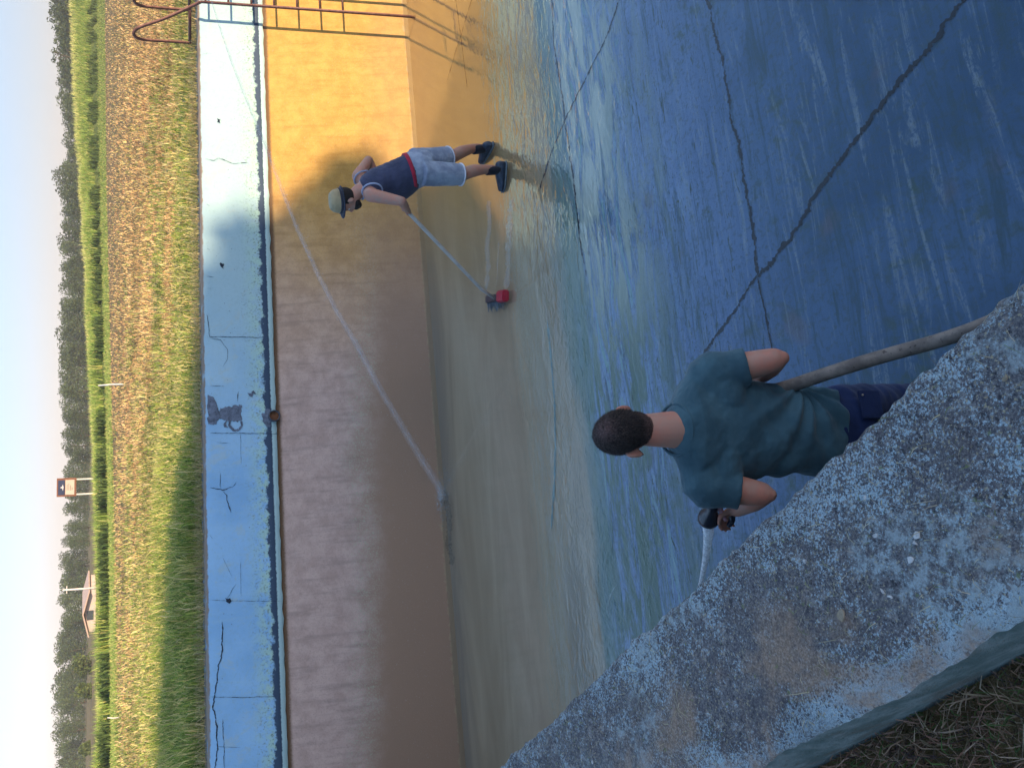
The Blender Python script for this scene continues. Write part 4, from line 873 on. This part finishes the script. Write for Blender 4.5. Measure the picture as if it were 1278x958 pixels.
# ---- his broom
M_POLE = plain('grey_pole', (0.42, 0.40, 0.37), .55, .4, .15, 20)
bh = onz(621, 377, 0.015); br = thing('push_broom', (bh.x, bh.y, 0), 'long pale pole broom with a red and dark head scrubbing the silty floor', 'broom')
pe = aty(601, 361, bh.y-.02); top = haL - (pe-haL).normalized()*.10
bm = bmesh.new(); tube(bm, [top, haL, haL.lerp(pe, .5), pe, V3(bh.x+.02, bh.y, .02)], [.017, .017, .017, .016, .016], 10); link('pole', bm_me(bm), M_POLE, br, True)
b0 = onz(608, 374, .03); b1 = onz(634, 369, .02); bd = (b1-b0).normalized(); bs_ = V3(-bd.y, bd.x, 0)
boxo('brush_block', b0.lerp(b1, .35)+UZ*.01, (b1-b0).length*.66, .07, .035, plain('wet_wood_dark', (0.085, 0.055, 0.06), .6, .4, .4, 40), br, bd, bs_, UZ, .006)
boxo('red_end', b0.lerp(b1, .84)+UZ*.02, (b1-b0).length*.34, .11, .07, plain('red_plastic', (0.42, 0.02, 0.045), .4, .5, .3, 60), br, bd, bs_, UZ, .012)
bm = bmesh.new(); r = random.Random(3)
for i in range(150):
    t = r.uniform(-.05, .95); o = r.uniform(-.03, .03); p = b0.lerp(b1, t*.72)+bs_*o; q = p+V3(-.075+r.uniform(-.03, .03), -.05+r.uniform(-.04, .04), r.uniform(-.02, .01)); tube(bm, [p, q], [.0035, .002], 4, False)
link('bristles', bm_me(bm), plain('grey_bristles', (0.18, 0.21, 0.24), .6, .3, .4, 80), br)

# ---- man at the wall, seen from behind and above
nm = thing('person', (-.14, 1.97, -.05), 'person in teal t-shirt and dark jeans seen from behind, spraying with a hose', 'person')
hd = V3(-.165, 2.15, 1.80); nb = V3(-.150, 2.088, 1.638); ch = V3(-.150, 2.085, 1.43); wa = V3(-.150, 2.005, 1.16); hp = V3(-.155, 1.97, .97)
ff = V3(-.16, .985, 0).normalized(); rr_ = V3(.985, .16, 0).normalized(); upl = (nb-hp).normalized(); ff2 = (ff-upl*ff.dot(upl)).normalized()
sRn = V3(.045, 2.075, 1.485); sLn = V3(-.345, 2.045, 1.52); eRn = aty(966, 449, 1.93); hRn = V3(.035, 2.14, 1.17); eLn = aty(950, 616, 1.93); hLn = V3(-.465, 2.115, 1.315)
hhu = V3(-.06, .10, .99).normalized(); hhf = (V3(-.42, .90, -.12)-hhu*V3(-.42, .90, -.12).dot(hhu)).normalized()
def shirt_rings(g=0.0, low=True):
    A = [(hp-upl*.03, .168+g, .125+g, rr_, ff2), (hp+upl*.05, .166+g, .123+g, rr_, ff2), (wa, .158+g, .118+g, rr_, ff2), (wa.lerp(ch, .4), .170+g, .123+g, rr_, ff2), (ch-upl*.03, .188+g, .128+g, rr_, ff2), (ch+upl*.05, .200+g, .120+g, rr_, ff2), (ch.lerp(nb, .66), .172+g, .102+g, rr_, ff2), (nb-upl*.020, .095+g*.6, .082+g*.6, rr_, ff2), (nb+upl*.005, .062+g*.4, .062+g*.4, rr_, ff2)]
    return A
bm = bmesh.new(); loft(bm, [(c, a-(.034 if i < 2 else .014), b-(.030 if i < 2 else .014), s, f) for i, (c, a, b, s, f) in enumerate(shirt_rings())], 26)
limb(bm, [nb-upl*.08, nb-V3(0, .006, 0), hd-hhu*.055-hhf*.022, hd-hhf*.02], [.088, .066, .055, .058], 20); head_parts(bm, hd, hhf, hhu, .96)
for q in (-1, 1): ell(bm, hd-hhu*.012+hhf.cross(hhu).normalized()*q*.084-hhf*.010, (.010, .021, .034), Matrix((hhf.cross(hhu).normalized(), hhf, hhu)).transposed() @ Matrix.Rotation(q*.45, 3, 'Z'), 16)
limb(bm, [ch+rr_*.10+upl*.07, sRn, sRn.lerp(eRn, .55), eRn], [.06, .066, .053, .043], 20); limb(bm, [eRn, eRn.lerp(hRn, .3), hRn.lerp(eRn, .15)], [.043, .045, .029], 20)
limb(bm, [ch-rr_*.10+upl*.07, sLn, sLn.lerp(eLn, .55), eLn], [.06, .066, .053, .043], 20); limb(bm, [eLn, eLn.lerp(hLn, .3), hLn.lerp(eLn, .15)], [.043, .045, .029], 20)
for e_, sh_ in ((eRn, sRn), (eLn, sLn)): ell(bm, e_+(e_-sh_).normalized()*.022-ff*.008, (.026, .026, .026), None, 12)
fingers(bm, hRn, (hRn-eRn).normalized(), V3(0, 0, 1), -rr_, 1.0, 1.1, .0088); fingers(bm, hLn, (hLn-eLn).normalized(), V3(0, 0, 1), -rr_, 1.0, 1.15, .0088)
hLg, hRg = hp-rr_*.080-upl*.05, hp+rr_*.080-upl*.05; kLg, kRg = V3(-.28, 2.05, .48), V3(-.045, 2.00, .48); aLg, aRg = V3(-.30, 1.98, .04), V3(-.05, 1.93, .04)
for h, k_, a in ((hLg, kLg, aLg), (hRg, kRg, aRg)):
    limb(bm, [h, k_, k_.lerp(a, .35), a], [.078, .060, .056, .04]); limb(bm, [a-UZ*.03, a+ff*.16-UZ*.06], [.04, .032])
fuse('body', bm, SKIN_N, nm, .006, 3); eyes(hd, hhf, hhu, .96, nm)
def hair_mat():
    t = NT('cropped_hair'); v = t.pos(); n = t.noise(v, 260, 4, .85); 
    d = t.new('ShaderNodeVectorMath', operation='DISTANCE'); t.put(d.inputs[0], v); d.inputs[1].default_value = tuple(hd+hhu*.095-hhf*.055)
    sp = t.ramp(d.outputs['Value'], .055, .015); c = t.mix(t.ramp(n, .42, .60), (0.014, 0.011, 0.013), (0.12, 0.09, 0.082)); c = t.mix(t.math('MULTIPLY', sp, .45), c, (0.22, 0.13, 0.12))
    hz_ = t.math('ADD', t.dot(tuple(hhu), -hd.dot(hhu)), t.math('MULTIPLY', t.noise(v, 60, 3), .02))
    c = t.mix(t.math('MULTIPLY', t.ramp(hz_, .010, -.075), t.ramp(n, .35, .60, 1.0, .62)), c, (0.30, 0.16, 0.13))
    t.bump(n, .9, .005); return t.fin(c, .95, .1)
sdn = hhf.cross(hhu).normalized(); Rn = Matrix((sdn, hhf, hhu)).transposed()
bm = bmesh.new(); s = .96; ell(bm, hd+hhu*.030*s-hhf*.016*s, (.0785*s, .0985*s, .0985*s), Rn, 28); ell(bm, hd-hhu*.026*s-hhf*.036*s, (.064*s, .066*s, .064*s), Rn, 24)
limb(bm, [hd-hhu*.045*s-hhf*.046*s, hd-hhu*.082*s-hhf*.045*s], [.050, .036], 16)
hob = fuse('hair', bm, hair_mat(), nm, .005, 3, lambda c, n: .0028*noise.noise(c*110))
def strands(hob, parent, n, ln, pal, w=.0011):
    me = hob.data; off = world_loc(hob); P = np.array([tuple(v.co+off) for v in me.vertices]); Nn = np.array([tuple(v.normal) for v in me.vertices]); i = rng.integers(0, len(P), n)
    dn = np.array(-hhu*.9-hhf*.25); d = Nn[i]*.75+dn+rng.normal(0, .28, (n, 3)); d /= np.linalg.norm(d, axis=1)[:, None]; sd = np.cross(d, Nn[i]); sd /= np.linalg.norm(sd, axis=1)[:, None]+1e-6
    hgt = (P[i]-np.array(hd))@np.array(hhu); L = ln*np.clip(.35+(hgt+.06)/.10, .25, 1.15)*rng.uniform(.6, 1.2, n); b = P[i]-Nn[i]*.0012
    V = np.stack([b-sd*w*.5, b+sd*w*.5, b+d*L[:, None]], 1).reshape(-1, 3); T = np.arange(n)[:, None]*3+np.array([[0, 1, 2]])
    return tag(link('hair_strands', tri_mesh('hair', V, T, np.repeat(pick(n, pal), 3, 0)), blade_mat('hair_fibre', 0.0, .6), parent), kind='stuff')
strands(hob, hob, 26000, .011, [(0.020, 0.015, 0.014), (0.045, 0.033, 0.028), (0.075, 0.055, 0.045), (0.012, 0.010, 0.011)])
# teal shirt
bm = bmesh.new(); RG = shirt_rings(.012); RG[0] = (hp+upl*.012, .176, .130, rr_, ff2); loft(bm, RG, 30)
def sleeve(sh, el, w, frac=.56):
    base = ch+(sh-ch)*.35+upl*.04; e = sh.lerp(el, frac); limb(bm, [base, sh+upl*.004, sh.lerp(e, .5), e], [.088, .080, .072, w], 22, 6, False); limb(bm, [nb-upl*.035, nb.lerp(sh, .5)-upl*.012, sh+upl*.02], [.052, .056, .060], 18, 5); limb(bm, [ch-upl*.02+(sh-ch)*.5-ff2*.03, sh.lerp(e, .35)-upl*.02], [.085, .070], 18, 5)
sleeve(sRn, eRn, .068, .60); sleeve(sLn, eLn, .068, .62)
def shirt_fold(c, n):
    lo = c-hp; z = lo.dot(upl); x = lo.dot(rr_); d = 0.0
    if n.y < .4:                                     # folds fan out over the back from the pinched right waist
        px, pz = x-.17, z-.17; a = math.atan2(pz, -px); r_ = math.hypot(px, pz); amp = .015*max(0, min(1, r_/.10))*max(0, 1-r_/.42)
        d += amp*math.sin(a*13+1.2*noise.noise(V3(x*6, z*6, 0)))*max(0, min(1, (1.55-a)/.5))
    d += .010*noise.noise(V3(x*9+z*4, z*22-x*8, 1.5))*max(0, min(1, (.50-z)/.2)) + .004*noise.noise(c*17) + .0012*noise.noise(c*60)
    d -= .007*abs(noise.noise(V3(x*7-z*5, z*15+x*6, 4.2)))*max(0, min(1, (.48-z)/.25)); d -= .004*abs(noise.noise(V3(x*16+z*9, z*9, 8.0)))
    d += .006*max(0, 1-abs(z)/.05)*noise.noise(V3(x*20, 0, 3))
    return d
fuse('t_shirt', bm, cloth_mat('teal_jersey', (0.055, 0.118, 0.150), (0.068, 0.140, 0.172), 500), nm, .0055, 5, shirt_fold)
ring_band('collar', nb-upl*.010-V3(0, .002, 0), (upl*.96-ff2*.2).normalized(), .090, .086, rr_, .0065, bpy.data.materials['teal_jersey'], nm)
M_JEAN = cloth_mat('dark_denim', (0.010, 0.020, 0.070), (0.016, 0.03, 0.10), 300)
bm = bmesh.new(); loft(bm, [(hp-upl*.13, .140, .120, rr_, ff2), (hp-upl*.05, .160, .132, rr_, ff2), (hp+upl*.045, .160, .120, rr_, ff2)])
for h, k_, a in ((hLg, kLg, aLg), (hRg, kRg, aRg)): limb(bm, [h, h.lerp(k_, .5), k_, a+UZ*.02], [.098, .088, .076, .070], 20)
jn = fuse('jeans', bm, M_JEAN, nm, .007, 3, lambda c, n: .007*noise.noise(V3(c.x*10, c.y*10, c.z*22)))
for q in (-1, 1):
    pc_ = hp-upl*.085+rr_*q*.082-ff2*.137; dx_ = (rr_+ff2*.12*q).normalized(); boxo('back_pocket', pc_, .105, .008, .10, M_JEAN, jn, dx_, dx_.cross(upl), upl, .003)
    bm = bmesh.new(); ell(bm, pc_+upl*.035+dx_*.035*q-ff2*.006, (.004, .004, .004), None, 8); link('rivet', bm_me(bm), plain('brass', (.5, .42, .3), .4, .5, .1, metal=.6), jn)
for a in (aLg, aRg):
    bm = bmesh.new(); g0 = V3(a.x, a.y, -.05); s_ = ff.cross(UZ); loft(bm, [(g0-ff*.09+UZ*.05, .03, .045, s_, UZ), (g0+UZ*.07, .048, .07, s_, UZ), (g0+ff*.10+UZ*.05, .052, .045, s_, UZ), (g0+ff*.20+UZ*.04, .03, .03, s_, UZ)]); fuse('boot', bm, plain('rubber_boot', (.02, .022, .025), .5, .4, .3, 30), nm, .008, 3)

# ---- hose, nozzle, water jets
M_HOSE = NT('canvas_hose'); hv = M_HOSE.pos(); h1 = M_HOSE.noise(hv, 14, 5, .65); h2 = M_HOSE.noise(hv, 260, 2, .6)
hc = M_HOSE.mix(M_HOSE.ramp(h1, .35, .65), (0.155, 0.130, 0.115), (0.28, 0.235, 0.20)); hc = M_HOSE.mix(M_HOSE.math('MULTIPLY', M_HOSE.ramp(M_HOSE.noise(hv, 55, 3), .62, .7), .7), hc, (0.05, .04, .035)); M_HOSE.bump(h2, .6, .003); M_HOSE = M_HOSE.fin(hc, .85, .2)
hose = thing('hose', (.5, 1.1, 0), 'thick weathered grey brown hose under the arm of the person in teal', 'hose')
hpix = [(940, 492, 2.12), (958, 489, 2.04), (985, 482, 1.97), (1020, 470, 1.88), (1060, 457, 1.79), (1110, 442, 1.70), (1155, 430, 1.60), (1195, 418, 1.50), (1240, 401, 1.40)]
hp_ = [V3(-.46, 2.22, 1.29), V3(-.40, 2.30, 1.20), V3(-.22, 2.27, 1.12), V3(-.06, 2.20, 1.13)] + [aty(*q) for q in hpix] + [V3(.42, 1.28, .45), V3(.75, 1.22, .10), V3(1.2, 1.35, -.01), V3(1.9, .9, -.01), V3(3.2, -.2, -.01), V3(5.0, -2.5, -.01)]
bm = bmesh.new(); Q = [hp_[0]]
cp = hp_
for _ in range(3):
    q_ = [cp[0]]
    for a_, b_ in zip(cp[:-1], cp[1:]): q_ += [a_.lerp(b_, .25), a_.lerp(b_, .75)]
    q_.append(cp[-1]); cp = q_
tube(bm, cp, [.0245+.0006*noise.noise(p*9) for p in cp], 18); link('hose_body', bm_me(bm), M_HOSE, hose, True)
ns = aty(886, 638, 2.13); ne = aty(884, 648, 2.19); nd_ = (aty(880, 700, 2.45)-ne).normalized()
nz_ = thing('hose_nozzle', hLn, 'black spray nozzle with lever in the left hand of the person at the wall', 'nozzle'); M_BLK = plain('black_rubber', (.014, .015, .03), .35, .5, .3, 30)
ax_n = (ne-aty(893, 622, 2.07)).normalized(); s_ = ax_n.orthogonal().normalized(); t_ = ax_n.cross(s_); bk = ne-ax_n*.15
bm = bmesh.new(); loft(bm, [(bk, .018, .018, s_, t_), (bk+ax_n*.06, .020, .020, s_, t_), (bk+ax_n*.095, .026, .026, s_, t_), (bk+ax_n*.125, .040, .040, s_, t_), (bk+ax_n*.145, .041, .041, s_, t_), (bk+ax_n*.150, .034, .034, s_, t_), (bk+ax_n*.143, .03, .03, s_, t_)], 26); link('spray_head', bm_me(bm), M_BLK, nz_, True)
hg = [aty(905, 622, 2.10), aty(912, 636, 2.11), aty(914, 648, 2.12), aty(910, 655, 2.13)]; bm = bmesh.new(); limb(bm, hg, [.013, .012, .012, .010], 12); link('grip', bm_me(bm), M_BLK, nz_, True)
lg = [aty(896, 629, 2.115), aty(901, 640, 2.115), aty(905, 648, 2.12)]; bm = bmesh.new(); limb(bm, lg, [.010, .009, .008], 10); link('lever', bm_me(bm), plain('pink_lever', (0.55, 0.28, 0.33), .5, .4, .1), nz_, True)
def spray_mat(name, a0, a1, col=(.80, .86, .92)):
    t = NT(name); v = t.pos(); n = t.noise(v, 48, 6, .8, .8); t.put(t.b.inputs['Alpha'], t.ramp(n, .35, .65, a0, a1)); return t.fin(col, .25, .5)
jet = thing('water_jet', ne, 'short solid white water jet leaving the hand held nozzle', 'water jet')
jp = [ne, aty(884, 668, 2.22), aty(881, 695, 2.28), aty(876, 722, 2.38), aty(868, 760, 2.6), aty(858, 800, 3.0)]
bm = bmesh.new(); tube(bm, jp, [.024, .0185, .0135, .010, .012, .02], 14); link('stream', bm_me(bm), spray_mat('jet_water', .35, .92, (.93, .94, .97)), jet, True)
# long jet from somebody out of view, falling at the foot of the sloping wall
arc = [(252,-45,6.6),(258,-22,6.7),(265,4,6.8),(277,42,6.95),(290,80,7.1),(305,118,7.2),(318,150,7.3),(334,188,7.4),(352,238,7.5),(372,288,7.57),(398,345,7.65),(420,388,7.7),(446,432,7.74),(470,478,7.76),(498,526,7.76),(524,570,7.76),(546,604,7.74),(553,622,7.73)]
aj = thing('water_jet', onz(550, 615, 0), 'long thin arching water jet crossing in front of the wall and splashing at its foot', 'water jet')
ap = [aty(*a) for a in arc]; bm = bmesh.new(); tube(bm, ap, [.006+.044*(i/(len(ap)-1))**1.5*(1+.25*noise.noise(V3(i*1.7, 0, 0))) for i in range(len(ap))], 12); link('stream', bm_me(bm), spray_mat('thin_spray', .0, .17, (.74, .74, .78)), aj, True)
bm = bmesh.new(); tube(bm, [p+V3(0, 0, .004) for p in ap], [.002+.005*(i/(len(ap)-1)) for i in range(len(ap))], 8); link('stream_core', bm_me(bm), spray_mat('core_spray', .0, .24, (.82, .82, .86)), aj, True)
bm = bmesh.new(); r = random.Random(8)
for i in range(520):                                 # drops torn off the stream
    t = r.uniform(.25, 1)*(len(ap)-1); k = int(min(t, len(ap)-2)); p = ap[k].lerp(ap[k+1], t-k)+V3(r.gauss(0, .012+.03*t/17), r.gauss(0, .02), r.gauss(-.01, .012+.03*t/17)); q = r.uniform(.0009, .0026)
    ell(bm, p, (q, q, q*1.6), None, 6)
tag(link('drops', bm_me(bm), spray_mat('drop_water', .3, .7), aj, True), kind='stuff')
bm = bmesh.new(); c = onz(552, 622, 0)
for i in range(420):
    a = r.uniform(0, 2*PI); d = abs(r.gauss(0, .13)); p = c+V3(math.cos(a)*d*1.5, math.sin(a)*d*.7, abs(r.gauss(0, .03))*(1.3-min(1, d*3))); q = r.uniform(.0012, .0045)
    ell(bm, p, (q*1.6, q*1.6, q*.8), None, 6)
tag(link('splash', bm_me(bm), spray_mat('splash_water', .1, .6, (.62, .68, .72)), aj, True), kind='stuff')

ribbon('churned_silt', [onz(x, y, .003) for x, y in [(553, 612), (558, 630), (561, 655), (560, 680), (565, 705)]], .13, spray_mat('churned_silt', .0, .45, (.05, .075, .075)), aj, UZ, 77, .12)
# pale streaks in the wake of the broom
M_WAKE = spray_mat('wake_film', .0, .34, (.62, .68, .70)); 
for i, (pts, w) in enumerate([([(607, 362), (609, 335), (608, 305), (611, 270), (609, 250)], .085), ([(633, 360), (634, 330), (635, 295), (637, 262), (640, 246)], .10), ([(620, 358), (621, 330), (623, 300)], .014), ([(611, 300), (613, 280), (611, 262)], .012)]):
    tag(ribbon('wake_streak', [onz(x, y, .004) for x, y in pts], w, M_WAKE, br, UZ, 60+i, .12), kind='stuff')
# ================================================================== HAZE
bm = bmesh.new(); box(bm, (0, 500, 9), 2200, 2300, 22); me = bm_me(bm, 'haze'); hz = link('haze', me, None)
hm = bpy.data.materials.new('haze_air'); hm.use_nodes = True; hn = hm.node_tree.nodes; hn.remove(hn['Principled BSDF'])
pv = hn.new('ShaderNodeVolumePrincipled'); pv.inputs['Color'].default_value = (0.90, 0.88, 0.86, 1); pv.inputs['Density'].default_value = 0.0007; pv.inputs['Anisotropy'].default_value = 0.0
hm.node_tree.links.new(pv.outputs[0], hn['Material Output'].inputs['Volume']); me.materials.append(hm); tag(hz, kind='stuff'); SC.cycles.volume_bounces = 0
